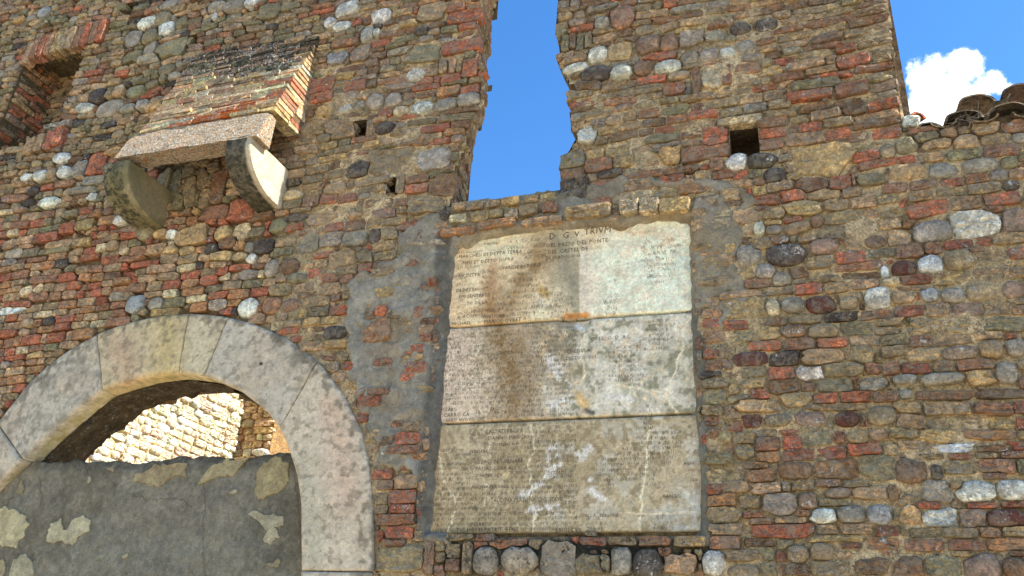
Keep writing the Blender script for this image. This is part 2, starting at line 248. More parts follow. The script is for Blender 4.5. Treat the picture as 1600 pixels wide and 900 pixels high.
# ------------------------------------------------------------------ hand-measured stones: tile origin, scale, then x y w h kind colour [angle]
TILES = [
(1180,260,5.627,"165 95 190 130 cD,45 145 85 60 sr,215 190 220 85 bK,500 165 260 100 sB,745 155 180 110 bR,845 95 120 60 br,1025 120 230 90 sV,45 230 110 80 bY,105 300 210 85 bR,325 265 220 95 bR,60 370 110 50 br,430 380 300 130 sY,600 265 290 80 sK,845 245 160 80 sT,710 345 230 95 sK,950 315 230 95 bT,1160 295 180 70 bK,155 430 210 100 sK,740 400 170 50 br,330 470 170 55 bR,155 500 160 50 sY,40 555 90 110 cW,165 560 140 90 cG,545 490 120 90 cB,370 550 230 90 cK -12,780 465 330 110 sK,1010 430 130 80 sT,440 595 220 90 sR -15,210 650 160 80 sB,65 685 140 90 bK,685 585 230 110 bK,940 545 220 90 bT,1170 515 200 80 bT,600 715 240 130 cP,860 690 130 100 sT,1060 680 160 120 cB,270 780 330 180 cD,840 810 260 95 bR,1105 770 240 80 bV,575 850 230 90 bK,460 650 150 40 bT,410 700 100 40 br"),
(1380,180,5.627,"245 60 150 90 sW,360 135 290 50 br,385 195 200 100 sV,570 165 140 90 sT,910 135 230 110 sT,980 220 280 110 sK,1135 115 210 90 sr,1190 215 120 80 cG,45 320 130 130 cK,190 290 180 130 cV,470 265 230 80 sK,730 250 240 130 cT,710 360 310 85 bV,1020 325 300 110 br,215 410 150 75 sR,415 385 260 70 bT,225 520 320 150 cY,530 495 280 140 cG,850 465 330 120 cG,1020 550 150 100 cG,1090 425 160 120 cV,360 620 240 85 br,600 605 220 70 bC,820 570 210 80 br,1180 520 180 80 sT,110 650 200 90 sr,110 740 210 65 bK,330 715 210 80 bT,590 680 280 80 bK,880 650 300 85 bK,1110 630 150 80 sD,1030 750 310 90 bR,400 830 360 110 bR -5,730 785 290 100 bT,960 840 160 50 br"),
(1380,320,5.627,"430 250 340 190 cG,800 190 380 230 sW,1150 160 190 200 sP,1100 310 280 90 sK,150 300 190 130 sT,60 170 200 120 sT,230 410 240 110 br,440 385 170 90 sr,660 355 270 80 bC,870 335 140 80 sC,820 400 120 50 br,190 565 220 130 cN,415 535 220 150 cW,665 495 250 160 cK,1005 470 380 200 cU,15 605 70 90 cW,290 665 290 90 bC,610 650 350 95 bY,915 615 250 80 bT,1140 610 190 80 bT,850 690 380 50 bR,70 695 150 60 cp,240 740 260 50 bT,170 810 200 120 cT,410 800 150 110 cU,610 810 210 120 cG,865 780 260 140 cK,1135 760 200 140 cP"),
(1380,440,5.627,"235 270 260 90 bC,480 255 230 110 bT,730 255 270 100 bP,990 245 250 100 bT,1190 260 120 70 bT,60 370 220 70 sK,390 390 260 110 sK,650 400 250 110 sK,820 400 100 80 sK,1050 385 350 130 sV,100 520 220 80 bV,335 530 210 90 br,620 515 340 90 bT,920 480 260 70 bT,1115 490 110 50 bR,945 600 200 150 cK,1160 580 160 150 cG,660 640 320 110 cP,350 650 310 120 sT,85 620 190 80 sK,75 775 150 90 br,270 765 250 90 bC,540 750 190 90 bK,800 735 320 90 br,850 840 240 120 sY,1080 800 190 170 cG,190 860 210 90 cG,510 860 380 90 cG"),
(1090,440,4.0,"695 50 175 55 bR,870 45 160 60 sK,1040 25 170 50 bT,515 60 170 45 bK,1125 105 160 135 cW,770 145 170 100 cN,945 140 110 70 cK,595 150 130 85 cG,470 170 90 90 cp,300 180 240 120 sY,85 145 90 60 sT,90 205 110 60 bO,85 270 95 60 bR,245 280 150 60 bR,105 340 130 80 bO,440 260 220 50 bB,680 240 200 45 bK,895 225 230 50 bD,1110 215 200 50 br,275 350 170 70 sV,430 330 140 80 sY,600 315 150 80 cB,780 315 190 85 cK,985 300 180 80 sV,1180 310 130 50 bK,1190 370 110 60 bK,430 405 200 60 bR,635 395 200 70 br,840 385 190 55 bR,1040 375 180 60 bT,335 490 220 95 cN,540 490 185 80 sD,790 475 270 80 sT,1020 465 150 90 sK,1190 455 130 80 sK,80 460 80 60 bR,100 525 100 65 br,160 500 90 80 sp,250 550 110 90 sp,355 570 150 60 bK,520 580 165 75 bR,700 580 150 80 sW,910 550 220 80 sK,1150 550 200 60 bC,350 640 150 60 sK,535 660 200 80 sB,690 660 90 50 br,850 655 210 70 bV,1095 645 160 65 sG,390 705 110 55 bR,610 740 190 80 sK,800 735 130 60 bR,990 725 180 60 bR,1170 725 140 55 br,400 780 270 70 sT,860 790 350 40 bK,345 875 110 70 sN,500 870 170 70 cV,700 860 190 90 cP,935 865 150 80 cN,1150 840 170 110 cK,115 640 140 60 sK,110 720 130 100 sV,95 810 120 60 sK,90 875 80 50 br"),
(1100,650,3.6,"50 40 70 60 br,50 105 60 60 sB,225 130 115 65 bY,230 195 100 90 sK,360 165 140 75 br,495 155 110 65 bR,640 130 160 90 sV,760 120 70 60 sr,860 130 110 60 sK,980 110 90 55 cT,370 228 130 60 bO,530 225 185 65 bC,712 210 180 72 bR,900 190 190 60 bR,1050 195 80 60 bT,295 280 120 35 bB,520 310 190 100 cB,750 300 240 100 sB,970 290 190 140 sV,330 340 155 65 sB,350 410 150 60 sT,560 390 130 50 bK,700 380 150 35 br,860 385 160 35 bK,465 402 45 50 sK,755 440 130 55 cP,935 435 180 65 sT,1060 435 60 80 cB,430 490 190 110 sG,585 480 115 90 cB,730 485 170 40 bK,715 510 90 30 br,670 565 145 75 cW,825 555 150 95 cG,985 560 135 105 cU,280 558 100 30 br,560 550 70 30 br,325 595 130 35 br,480 588 170 35 bT,450 648 340 75 bR,695 640 130 55 bT,860 640 190 60 bT,1020 650 130 55 bC,745 690 290 40 bY,310 712 150 45 bB,1005 718 160 65 bO,830 732 110 30 br,60 420 80 60 bR,100 475 150 65 bO,110 560 170 90 sK,120 640 175 60 bT,115 710 160 70 br,530 780 120 90 cK,665 770 120 100 cK,710 860 210 80 bK,940 850 210 90 sB,515 870 150 60 bB,360 780 60 80 sV,365 860 75 80 sV,60 830 125 130 cW"),
(1380,700,4.5,"200 165 235 170 cB,375 180 95 100 cD,535 135 240 100 bK,795 130 265 100 br,970 135 70 90 sV,350 65 170 40 bK,540 65 190 40 br,750 15 230 50 bB,720 55 170 45 bK,900 55 170 45 br,510 15 280 60 sW,140 310 210 100 cP,370 310 200 140 sG,510 265 75 50 cK,650 310 260 140 cW,910 300 210 145 cW,780 245 110 50 cK,780 200 150 40 br,700 410 210 35 bR,910 400 170 35 bR,180 480 140 110 sY,320 410 150 45 bR,410 495 240 120 sW,625 500 190 120 sP,855 500 270 120 cN,285 600 190 65 bV,525 600 260 65 bK,750 600 150 75 sr,930 590 200 80 sK,300 685 270 75 br,575 685 270 75 br,855 675 280 90 bO,690 840 280 180 cP,920 840 180 150 cB,430 840 250 150 sV,170 840 220 130 sB,560 750 160 40 bK,940 745 100 35 br"),
(1080,260,3.75,"90 215 130 65 bB,45 278 85 45 bT,185 285 100 35 bp,165 342 130 50 bp,45 352 80 60 bT,110 585 110 80 sY,35 590 50 60 bT,220 550 90 60 sK -20,330 530 140 110 cG,365 380 130 90 cW,330 305 150 75 sT,405 455 120 70 sK,435 625 110 90 cG,320 635 90 60 sY,390 690 140 50 br,530 675 110 80 cG,235 175 100 55 sT,385 150 115 60 bT,75 60 100 60 bY,230 490 50 50 sY"),
(860,0,2.5,"90 630 100 60 sV,90 680 90 45 bB,90 745 110 80 sD,145 530 65 60 sW,185 220 70 50 cW,100 270 95 30 cW,180 295 110 60 cD,280 290 80 45 cW,365 270 80 50 cB,460 265 110 40 cW,545 235 70 40 cG,620 222 75 42 cG,692 210 65 38 cW,762 190 70 50 cG,280 70 95 80 cr,205 95 60 45 cG,385 178 95 65 cB,465 170 75 60 cr,275 205 90 60 sY,555 158 95 50 sG,645 142 80 40 sG,745 120 75 40 cD,845 103 85 45 cD,860 140 100 55 sY,630 310 75 85 sp,690 297 35 65 bR 0,572 320 36 80 sB,765 272 100 38 br,485 350 75 35 bR,190 650 105 45 br,290 637 80 40 bY,380 632 90 38 bO,178 608 70 36 bY,262 598 92 38 bY,470 612 80 55 sY,605 598 180 50 br,645 560 90 35 bR,645 522 90 35 bR,870 487 105 40 br,867 522 100 45 bR,862 565 90 40 br,740 475 160 28 bp,730 640 80 55 cW,825 632 110 50 cD,880 690 95 60 cP,1060 630 200 100 sY,1300 592 90 60 cB,835 785 110 45 bR,940 780 100 60 bR,610 795 85 45 bB,650 650 50 50 br,478 703 85 28 bR,670 685 75 28 bR,575 695 110 40 bK,280 775 68 38 bp,355 768 75 38 bp,325 730 140 40 bT,660 880 90 30 bp,125 400 95 30 bR,115 375 100 35 bK,150 340 95 40 bB,1185 240 120 40 bR,1170 350 130 40 br,1020 370 180 35 bR,1035 335 180 35 bV,1120 525 100 38 bR,1015 503 85 35 bR,1000 545 140 45 bT,1130 720 85 45 bR,1020 725 110 45 sB,1250 705 105 45 sT,490 820 115 44 bYL,390 822 75 45 bpL,315 825 70 45 bpL,150 838 170 42 bYL,115 165 30 60 bV 0,60 175 30 55 bV 0,150 160 25 55 bK 0,90 165 25 50 bB 0"),
(440,0,2.5,"258 38 90 55 cW,193 93 45 32 cW,240 104 65 35 cW,392 70 75 45 cW,337 138 55 50 cW,375 132 25 25 cW,552 125 50 30 cD,590 50 105 60 sK,220 228 70 40 sU,310 215 75 45 sP,560 215 120 60 sV,527 300 65 38 cW,550 425 88 42 cW,642 410 90 45 cG,733 392 80 50 cG,468 440 65 32 cp,370 402 62 52 cG,437 398 70 50 cG,340 370 85 50 sP,275 378 55 35 sG,248 432 65 32 cW,308 418 45 35 cG,172 440 75 45 cY,300 455 120 35 bV,405 505 72 42 cD,347 500 25 55 bT 0,235 498 105 40 sK,245 525 110 40 br,410 530 80 25 bV,512 463 82 30 bR,410 443 60 30 bR,305 665 75 55 sD,440 635 180 90 sK,600 625 110 75 sG,635 730 100 75 sB,290 340 80 35 bR,700 185 150 40 bR,720 70 130 40 bR,635 262 30 50 bK 0,672 258 28 52 bT 0,698 255 25 55 bY 0,735 270 60 60 bR,665 308 75 30 bR,655 358 85 30 bO,735 355 70 28 bR,480 210 120 30 bR,527 735 85 35 bR,530 705 85 30 br,468 720 32 65 bK 0,360 715 120 30 bK,360 740 110 30 bK,215 740 90 50 cT,45 770 75 35 cp,120 790 70 35 br,190 782 75 32 bR,262 778 70 30 bR,400 840 85 35 bP,570 800 130 60 sK,155 340 100 60 bR,160 380 85 40 bR,210 400 60 30 bR"),
(420,300,4.5,"165 40 120 65 cp,175 90 130 55 bV,310 60 130 90 bB,430 60 120 60 br,560 50 130 60 br,775 88 180 55 bB,820 160 160 60 sP,470 250 130 60 bR,610 240 150 65 br,750 220 100 60 bY,880 210 160 50 bY,425 195 250 70 sK,120 360 140 60 bT,100 425 140 60 bV,280 370 150 100 sG,440 340 160 90 sG,610 340 170 90 sG,755 315 100 90 sD,850 300 120 80 sK,810 390 150 70 bY,820 455 150 70 bK,825 510 170 60 bB,520 480 170 100 sK,690 465 90 85 sV,680 535 100 60 bR,555 555 150 60 bK,155 535 120 100 cB,205 185 150 50 sD,70 240 120 90 cV,30 545 90 110 cG,325 575 80 60 sR,425 615 140 65 bR,550 615 90 55 br,210 615 120 70 cV,100 695 150 70 bK,250 680 150 60 bT,285 735 150 50 bB,440 680 130 80 sT,30 800 120 110 cr,165 800 140 80 cr,340 790 170 60 bK,365 845 140 70 bV,500 835 140 55 bR,220 865 130 60 bY"),
(200,340,5.625,"70 765 140 140 cU,250 760 140 100 cG,1060 800 160 140 cW,1235 465 160 120 cG,570 170 260 150 sYX,170 155 130 90 cV,295 150 130 65 cY,395 155 90 70 cW,845 145 140 120 cY,1010 130 160 110 sp -25,1140 130 120 80 sV,1210 260 180 110 sD,1080 280 90 90 cG,885 225 140 90 bB,750 285 110 80 cD,830 305 110 60 cV,520 300 140 80 cY,380 295 120 70 cY,840 350 160 80 sY,1000 350 140 60 sK,1095 360 80 80 cW,250 285 170 75 bT,95 300 130 70 br,380 370 160 90 bK,530 375 170 75 bT,160 410 240 40 bR,310 455 240 70 bT,515 450 160 70 bp,550 510 180 70 bR,365 525 190 65 bT,180 540 160 70 bT,90 620 160 70 br,245 600 150 80 bK,395 595 160 70 bR,550 585 140 80 bO,590 655 190 80 bO,720 485 130 65 bK,800 420 140 60 bT,830 480 110 60 bR,720 560 140 90 sR,890 520 180 110 sG,1065 510 150 80 sG,760 630 150 60 sV,380 680 110 65 bp,610 720 190 60 bp,800 690 180 60 bR,980 680 190 70 bO,1160 655 150 70 bR,415 750 200 80 bV,335 835 230 60 bY,640 790 150 70 bO,795 770 160 90 sG,1100 590 170 60 bV,1250 580 110 60 bT,1240 760 190 130 sr,930 600 160 70 bT,880 830 150 70 br"),
(0,240,6.667,"290 260 120 70 cW,435 240 120 100 cW,655 50 170 80 cW,690 205 130 110 cW,840 160 140 130 sG,530 510 190 90 cW,365 400 100 80 cD,970 455 80 100 sW -50,550 220 90 90 cK,990 280 200 90 sG,880 390 230 60 sG,990 110 130 190 bR 0,1075 130 70 150 bR 0,1300 690 190 100 cW,720 785 160 90 bR,890 750 180 90 bY,1130 700 190 80 bO,900 600 150 60 bR,750 630 160 60 bV"),
(0,360,6.667,"130 840 260 70 sW,660 360 130 80 cD,490 80 230 80 bR,1160 320 160 80 bR,290 635 130 80 sp -30,420 620 120 80 sp -30,225 610 90 80 bK,515 605 120 80 bT,640 600 120 80 bT,780 585 150 80 bR,230 780 190 70 bR,420 690 190 80 br,600 690 120 70 br,130 700 160 70 bT,730 670 160 80 sT,900 490 120 80 bO,1030 490 120 80 bO,1180 480 170 70 bB,500 510 320 70 br,700 500 200 80 bR,230 470 160 70 br,380 460 140 70 br,540 450 190 70 bT,390 385 90 60 bT,510 375 140 70 bO,870 420 140 70 bT,1010 410 150 70 br,1190 400 170 70 bT,600 280 180 60 bO,400 310 200 40 br,330 240 170 70 bV,170 255 170 70 sG,570 220 300 50 bV,110 340 140 60 bG,270 110 160 70 bT,110 145 140 80 bT,620 150 260 70 bT,860 130 170 70 bY"),
(0,0,2.5,"175 50 48 30 cU,665 18 65 38 cG,575 92 75 38 cW,640 75 60 42 cV,652 115 62 40 cW,522 155 58 60 sG,590 145 60 50 cV,990 15 58 30 cW,850 30 65 35 cG,920 28 80 38 cG,1055 50 80 50 sV,710 92 50 35 cV,675 190 120 55 sV,587 195 55 45 sG,585 235 75 25 sG,520 225 65 40 sV,845 72 18 25 cW,340 425 60 32 cW,430 425 100 55 cG,505 428 65 25 cG,562 413 45 35 cG,655 275 60 35 cV,385 380 60 50 cD,530 360 70 40 cV,560 255 90 30 bR,480 290 50 20 bR,243 618 60 32 cW"),
(700,820,3.478,"205 195 130 135 cG,390 195 190 130 cG,605 190 190 175 sG,790 90 140 40 bC,950 90 150 40 bK,1130 90 170 45 br,1310 90 170 50 bY,1500 95 150 60 bC,1510 30 150 45 bO,770 215 160 90 sV,935 200 120 140 cG,1085 210 165 140 cD,1260 215 170 100 sT,110 170 45 180 bK 0,30 145 70 70 bK,30 220 70 60 br,70 70 140 35 bK,200 70 100 35 br,470 240 40 60 cY,860 210 60 80 sV,1180 150 60 40 br"),
(560,600,3.0,"200 820 220 120 sK,335 815 45 140 br 0,420 790 120 60 bK,415 850 120 55 br,205 530 125 60 bR,200 587 120 40 bR,180 638 160 50 br,195 700 120 55 bR,170 745 100 30 br,230 465 100 60 sT,120 428 85 45 bR,130 475 70 45 br,110 540 60 50 bK,115 590 60 40 bT,240 262 110 55 bRX,145 275 70 45 bBX,215 312 150 35 brX,260 210 80 40 sTX,60 85 100 45 bRX,100 40 100 35 brX,20 40 50 35 br,120 380 30 40 cT,125 320 25 40 cW"),
(540,320,3.0,"395 75 80 28 bR,300 100 75 35 bR,190 50 100 40 sP,60 100 90 40 br,140 90 70 40 bY,230 82 110 35 bY,180 200 105 45 bY,180 240 105 50 bK,185 285 120 40 bB,145 150 60 60 sD,100 245 60 60 sV,95 297 70 40 bR,45 165 100 60 sG,185 415 90 35 sYX,175 505 50 40 sRX,150 600 120 100 sOX,415 370 35 30 bRX,350 510 35 40 bRX,390 555 60 30 bBX,385 590 60 28 bTX,385 628 50 30 bRX,340 770 95 45 bRX,185 745 80 30 brX,300 815 60 35 bRX,50 880 100 40 bRX,150 880 90 40 brX,10 490 20 30 bR"),
(680,240,5.627,"215 590 140 65 bpX,410 575 160 70 bYX,550 555 110 60 bYX,690 540 120 70 bpX,820 515 170 75 bYX,1020 495 130 85 brX,220 710 270 50 bOL,560 645 310 62 bOL,960 620 330 50 bTL,360 480 140 50 bTX,230 490 110 50 bTX,530 460 120 50 bKX,670 440 160 60 bYX,860 420 120 50 bYX,1000 400 140 60 bYX"),
(150,120,3.75,"465 640 75 160 bV 0,540 570 70 50 bV,555 680 75 165 bK 0,625 600 65 110 bK 0,690 540 70 45 bK,650 710 75 100 bK 0,720 660 80 180 bB 0,495 740 70 75 bV,695 800 160 80 sr,855 780 140 120 sR,385 680 80 220 sV"),
(0,0,1.0,"525 521 35 20 cD,580 628 32 18 bR,60 80 11 27 br 3,48 86 10 26 bT 3,71 76 10 27 bR 3,82 72 10 27 br 3,93 69 10 27 bY 3,104 66 10 27 bK 3,115 63 11 27 bT 3,127 60 11 28 br 3,139 57 11 28 bR 3,151 54 12 28 br 3,163 51 11 28 bR 3,82 222 14 24 bR 3,96 217 14 24 bR 3,66 226 12 22 bK 3,50 230 12 22 bT 3"),
]
def course_dir(px, py):
    s = (870.-py)/(-3300.-px); d = np.array([1., s]); return d/np.linalg.norm(d)

# items: u v a b ang n kind color proud pre
class Items:
    def __init__(s): s.r = []
    def add(s, u, v, a, b, ang, n, kind, col, proud, pre, lo=0): s.r.append([u, v, a, b, ang, n, kind, col, proud, pre])
    def arr(s):
        return np.array([[x[0], x[1], x[2], x[3], x[4], x[5], x[9]] for x in s.r], float).reshape(-1, 7)
def supd(A, j, P):   # superellipse distance of points P to items j (broadcast)
    c, s_ = np.cos(A[j, 4]), np.sin(A[j, 4]); dx = P[..., 0]-A[j, 0]; dy = P[..., 1]-A[j, 1]
    x = np.abs((dx*c+dy*s_)/A[j, 2]); y = np.abs((-dx*s_+dy*c)/A[j, 3]); n = A[j, 5]
    return (x**n+y**n+1e-12)**(1/n)

fac = Items()
placed = []
for (ox, oy, sc, txt) in TILES:
    for e in txt.split(','):
        q = e.split(); X_, Y_, W_, H_ = [float(v) for v in q[:4]]; k = q[4]
        px, py = ox+X_/sc, oy+Y_/sc; wd, ht = W_/sc, H_/sc
        if any(abs(px-a) < .38*(wd+c)/1. and abs(py-b) < .38*(ht+d) for a, b, c, d in placed): continue
        placed.append((px, py, wd, ht))
        vert = len(q) > 5 and q[5] in ('0', '3')
        dr = course_dir(px, py)
        if len(q) > 5 and not vert:
            t = -math.radians(-float(q[5]))*1.0; cs, sn = math.cos(t), math.sin(t); dr = np.array([dr[0]*cs-dr[1]*sn, dr[0]*sn+dr[1]*cs])
        C0 = p2w(px, py); A0 = p2w(px-dr[0]*wd/2, py-dr[1]*wd/2); B0 = p2w(px+dr[0]*wd/2, py+dr[1]*wd/2)
        U0 = p2w(px, py-ht/2); D0 = p2w(px, py+ht/2)
        ax = (B0-A0)[[0, 2]]; L_ = np.linalg.norm(ax); ang = math.atan2(ax[1], ax[0]); up = (U0-D0)[[0, 2]]
        H2 = abs(up[1])*.5
        if vert: ang = 0. if q[5] == '0' else -.05
        if vert: a_ = abs((B0-A0)[0])/2
        else: a_ = L_/2
        n = dict(b=9., s=4.6, c=2.5)[k[0]]
        pr = dict(b=.022, s=.024, c=.030)[k[0]]+rng.normal(0, .005)
        if 'X' in k: pr += .018
        if vert and len(q) > 5 and q[5] == '3': pr += .024
        if 'L' in k: pr += .045
        fac.add(C0[0], C0[2], a_*1.09, H2*1.14, ang, n, k[0], k[1], pr, 1)
NPRE = len(fac.r)

# regional styles read at a pixel
def region(px, py):
    """brick share, cobble share, stone share, mean brick length, course height, palette string"""
    if px > 1190 and py < 250 and px < 1420: return (.90, .02, .08, .24, .062, 'rrRTTKBBTKR')
    if px > 860 and py < 290: return (.60, .16, .24, .18, .062, 'RTTKKBYGrTRK')
    if px > 860: return (.62, .10, .28, .21, .078, 'RRrTTYKBTKOTRTYC')
    if px < 440 and py > 330: return (.86, .04, .10, .135, .068, 'RrTKROTRVTrOpOTR')
    if px < 440: return (.56, .17, .27, .155, .062, 'KVVBrDGKVTTBRKV')
    if py > 300: return (.66, .10, .24, .17, .064, 'RrTKYTROTKRrO')
    if px > 620: return (.85, .05, .10, .20, .058, 'RrTKBRrOVB')
    return (.58, .14, .28, .18, .064, 'RrTKVYBTKrG')

def fill(items, u0, u1, v0, v1, free, style, wob=.022, gap=.0055, seed=0, pebbles=5000, minpb=.011):
    A = items.arr(); r = np.random.default_rng(100+seed)
    pre = A[A[:, 6] > .5] if len(A) else np.zeros((0, 7))
    v = v0; du = .012
    us = np.arange(u0, u1, du)
    def W(u, vv): return wob*2*(vn(p3(u, np.full_like(u, vv*.6)), 1.1, 5+seed)-.5)*2+wob*.5*(vn(p3(u, np.full_like(u, vv)), 4., 9+seed)-.5)
    while v < v1:
        h = .5*(style(.5*(u0+u1), v)[4])+.5*style(u0+(u1-u0)*r.random(), v)[4]; h *= r.uniform(.82, 1.22)
        line = v+W(us, v)
        blk = np.zeros(len(us), bool)
        jt = r.normal(0, .013)
        for off in (-.28, 0, .28):
            P = np.stack([us+jt, line+h*off], -1); blk |= ~free(P)
            if len(pre):
                for j in np.nonzero(np.abs(pre[:, 1]-v) < .4)[0]:
                    m_ = np.abs(us-pre[j, 0]) < pre[j, 2]+pre[j, 3]+.05
                    if m_.any():
                        d = supd(pre, np.full(m_.sum(), j), P[m_]-[jt, 0]); bb = blk[m_]; bb |= d < .80; blk[m_] = bb
        i = 0
        while i < len(us):
            if blk[i]: i += 1; continue
            j = i
            while j < len(us) and not blk[j]: j += 1
            a, b_ = us[i], us[j-1]; i = j
            x = a
            while b_-x > .03:
                st = style(x, v); t = r.random(); rem = b_-x
                if t < st[0]: k = 'b'; L_ = st[3]*r.choice([.55, .8, 1., 1.15, 1.35])*r.uniform(.9, 1.1)
                elif t < st[0]+st[1]: k = 'c'; L_ = r.uniform(.075, .17)
                else: k = 's'; L_ = r.uniform(.09, .24)
                if rem-L_ < .06: L_ = rem
                if L_ > .36: L_ = rem/2
                um = x+L_/2; vm = v+np.interp(um, us, line-v)
                sl = (np.interp(um+.05, us, line)-np.interp(um-.05, us, line))/.1
                hh = h*(1. if k == 'b' else r.uniform(.95, 1.45) if k == 'c' else r.uniform(.85, 1.25))
                g = gap*r.uniform(.6, 1.7)
                pc = st[5][r.integers(len(st[5]))]
                if k == 'c': pc = 'GKKVKBPDTVK'[r.integers(11)]
                if k == 's': pc = 'KTVYGBKTrPK'[r.integers(11)]
                items.add(um, vm+r.normal(0, .003), max(L_/2-g/2, .012), max(hh/2-g*.45, .012)*(r.uniform(.9, 1.02) if k == 'b' else 1), math.atan(sl)+r.normal(0, .018 if k == 'b' else .07), {'b': 9., 's': 4.8, 'c': 2.5}[k], k, pc, {'b': .017, 's': .02, 'c': .024}[k]+r.normal(0, .008), 0)
                x += L_
        v += h
    # small chips and pebbles in what is left
    A = items.arr(); cell = {}
    for i, a in enumerate(A): cell.setdefault((int(a[0]//.3), int(a[1]//.3)), []).append(i)
    P = np.stack([r.uniform(u0, u1, pebbles), r.uniform(v0, v1, pebbles)], -1); ok = free(P); P = P[ok]
    rows = [list(a) for a in A]
    for p in P:
        ci, cj = int(p[0]//.3), int(p[1]//.3); nb = [k for di in (-1, 0, 1) for dj in (-1, 0, 1) for k in cell.get((ci+di, cj+dj), [])]
        if not nb: continue
        B = np.array([rows[k] for k in nb]); d = supd(B, np.arange(len(B)), np.broadcast_to(p, (len(B), 2)))
        cl = np.min((d-1)*np.minimum(B[:, 2], B[:, 3]))
        if cl > minpb:
            rr = min(cl*.9, .04); asp = r.uniform(1.0, 1.7); k = 'b' if r.random() < .45 else 's'
            row = [p[0], p[1], rr*asp, rr*.9, r.normal(0, .15), 4. if k == 'b' else 2.6, 0]
            items.add(row[0], row[1], row[2], row[3], row[4], row[5], k, 'RrTKBGYTKr'[r.integers(10)], .008, 0)
            rows.append(row); cell.setdefault((ci, cj), []).append(len(rows)-1)
    return items

def outlines(items):
    """trim every item against its neighbours; returns list of (index, boundary points, shrink)"""
    A = items.arr(); n = len(A); res = []
    ext = np.hypot(A[:, 2], A[:, 3]); order = np.arange(n)
    cell = {}
    for i, a in enumerate(A): cell.setdefault((int(a[0]//.35), int(a[1]//.35)), []).append(i)
    r = np.random.default_rng(5)
    for i in range(n):
        a = A[i]; k = items.r[i][6]
        ci, cj = int(a[0]//.35), int(a[1]//.35)
        nb = np.array([q for di in (-1, 0, 1) for dj in (-1, 0, 1) for q in cell.get((ci+di, cj+dj), []) if q != i], int)
        if len(nb):
            dd = np.hypot(A[nb, 0]-a[0], A[nb, 1]-a[1]); nb = nb[dd < ext[nb]+ext[i]]
            if a[6] > .5: nb = nb[A[nb, 6] > .5]
        if k == 'b':
            t = [.97, .80, 0., -.80, -.97]
            q = [(1, -.55), (1, .0), (1, .6), (.93, .94), (.45, 1), (-.1, 1), (-.6, 1), (-.94, .93), (-1, .5), (-1, -.1), (-1, -.6), (-.94, -.94), (-.5, -1), (.1, -1), (.55, -1), (.94, -.93)]
            q = np.array(q)
        else:
            th = np.linspace(0, 2*PI, 15)[:-1]+r.uniform(0, .4); q = np.stack([np.cos(th), np.sin(th)], -1)
        nn = a[5]; rad = 1/((np.abs(q)**nn).sum(1))**(1/nn); q = q*rad[:, None]
        q = q*(1+r.normal(0, {'b': .03, 's': .085, 'c': .05}[k], len(q)))[:, None]
        if k != 'c' and r.random() < .45:
            kk = r.integers(len(q)); q[kk] *= r.uniform(.7, .9); q[(kk+1) % len(q)] *= r.uniform(.8, .95)
        c, s_ = math.cos(a[4]), math.sin(a[4])
        loc = np.stack([q[:, 0]*a[2]*c-q[:, 1]*a[3]*s_, q[:, 0]*a[2]*s_+q[:, 1]*a[3]*c], -1)
        s = np.ones(len(q))
        if len(nb):
            alive = np.ones(len(q), bool)
            for step in range(16):
                P = loc*s[:, None]+a[:2]
                d = supd(A, nb[None, :].repeat(len(q), 0), P[:, None, :].repeat(len(nb), 1))
                g = .004/np.minimum(A[nb, 2], A[nb, 3])
                lim = np.where((A[nb, 6] > .5) & (a[6] < .5), 1.03+g, 0)[None, :]
                lim = np.maximum(lim, np.where((A[nb, 6] > .5) == (a[6] > .5), s[:, None]+g[None, :], 0))
                bad = (d < lim).any(1)
                if not bad.any(): break
                s = np.where(bad, s-.055, s)
        s = np.clip(s, .12, 1)
        if s.mean() < (.42 if a[6] < .5 else .3): continue
        res.append((i, loc*s[:, None], s))
    return res

def piece_mesh(kind, bnd, proud, depth, r, P0=None):
    """local verts (u, v, d) and faces of one brick or stone, d outward"""
    n = len(bnd); sz = max(.012, np.linalg.norm(bnd, axis=1).min())
    V = []
    cen = bnd.mean(0)
    def ring(f, d): 
        for p in cen+(bnd-cen)*f: V.append((p[0], p[1], d+r.normal(0, .0012)))
    bev = min(.0055, sz*.3)
    if kind == 'b':
        f1 = 1-bev/sz*.8
        tx, ty = r.normal(0, .07, 2)
        ring(1.0, -depth); ring(1.0, proud-bev*1.0)
        for p in cen+(bnd-cen)*f1: V.append((p[0], p[1], proud+tx*p[0]+ty*p[1]*.6+r.normal(0, .0026)))
        for p in cen+(bnd-cen)*.5: V.append((p[0], p[1], proud+tx*p[0]+ty*p[1]*.6+r.normal(0, .0034)))
        V.append((cen[0], cen[1], proud+r.normal(0, .002)))
    else:
        dm = min(.022 if kind == 'c' else .010, sz*(.5 if kind == 'c' else .3))
        tx, ty = r.normal(0, .10, 2)
        ring(1.0, -depth)
        for f, hgt in ((1.0, -dm*.75), (.86, -dm*.12), (.5, dm*.10)):
            for p in cen+(bnd-cen)*f: V.append((p[0], p[1], proud+hgt+f*(tx*p[0]+ty*p[1])+r.normal(0, .0018 if kind == 'c' else .0046)))
        V.append((cen[0], cen[1], proud+dm*.14))
    Fs = []
    for k in range(3):
        for i in range(n):
            j = (i+1) % n; Fs.append((k*n+i, k*n+j, (k+1)*n+j, (k+1)*n+i))
    for i in range(n): Fs.append((3*n+i, 3*n+(i+1) % n, 4*n))
    return np.array(V), Fs

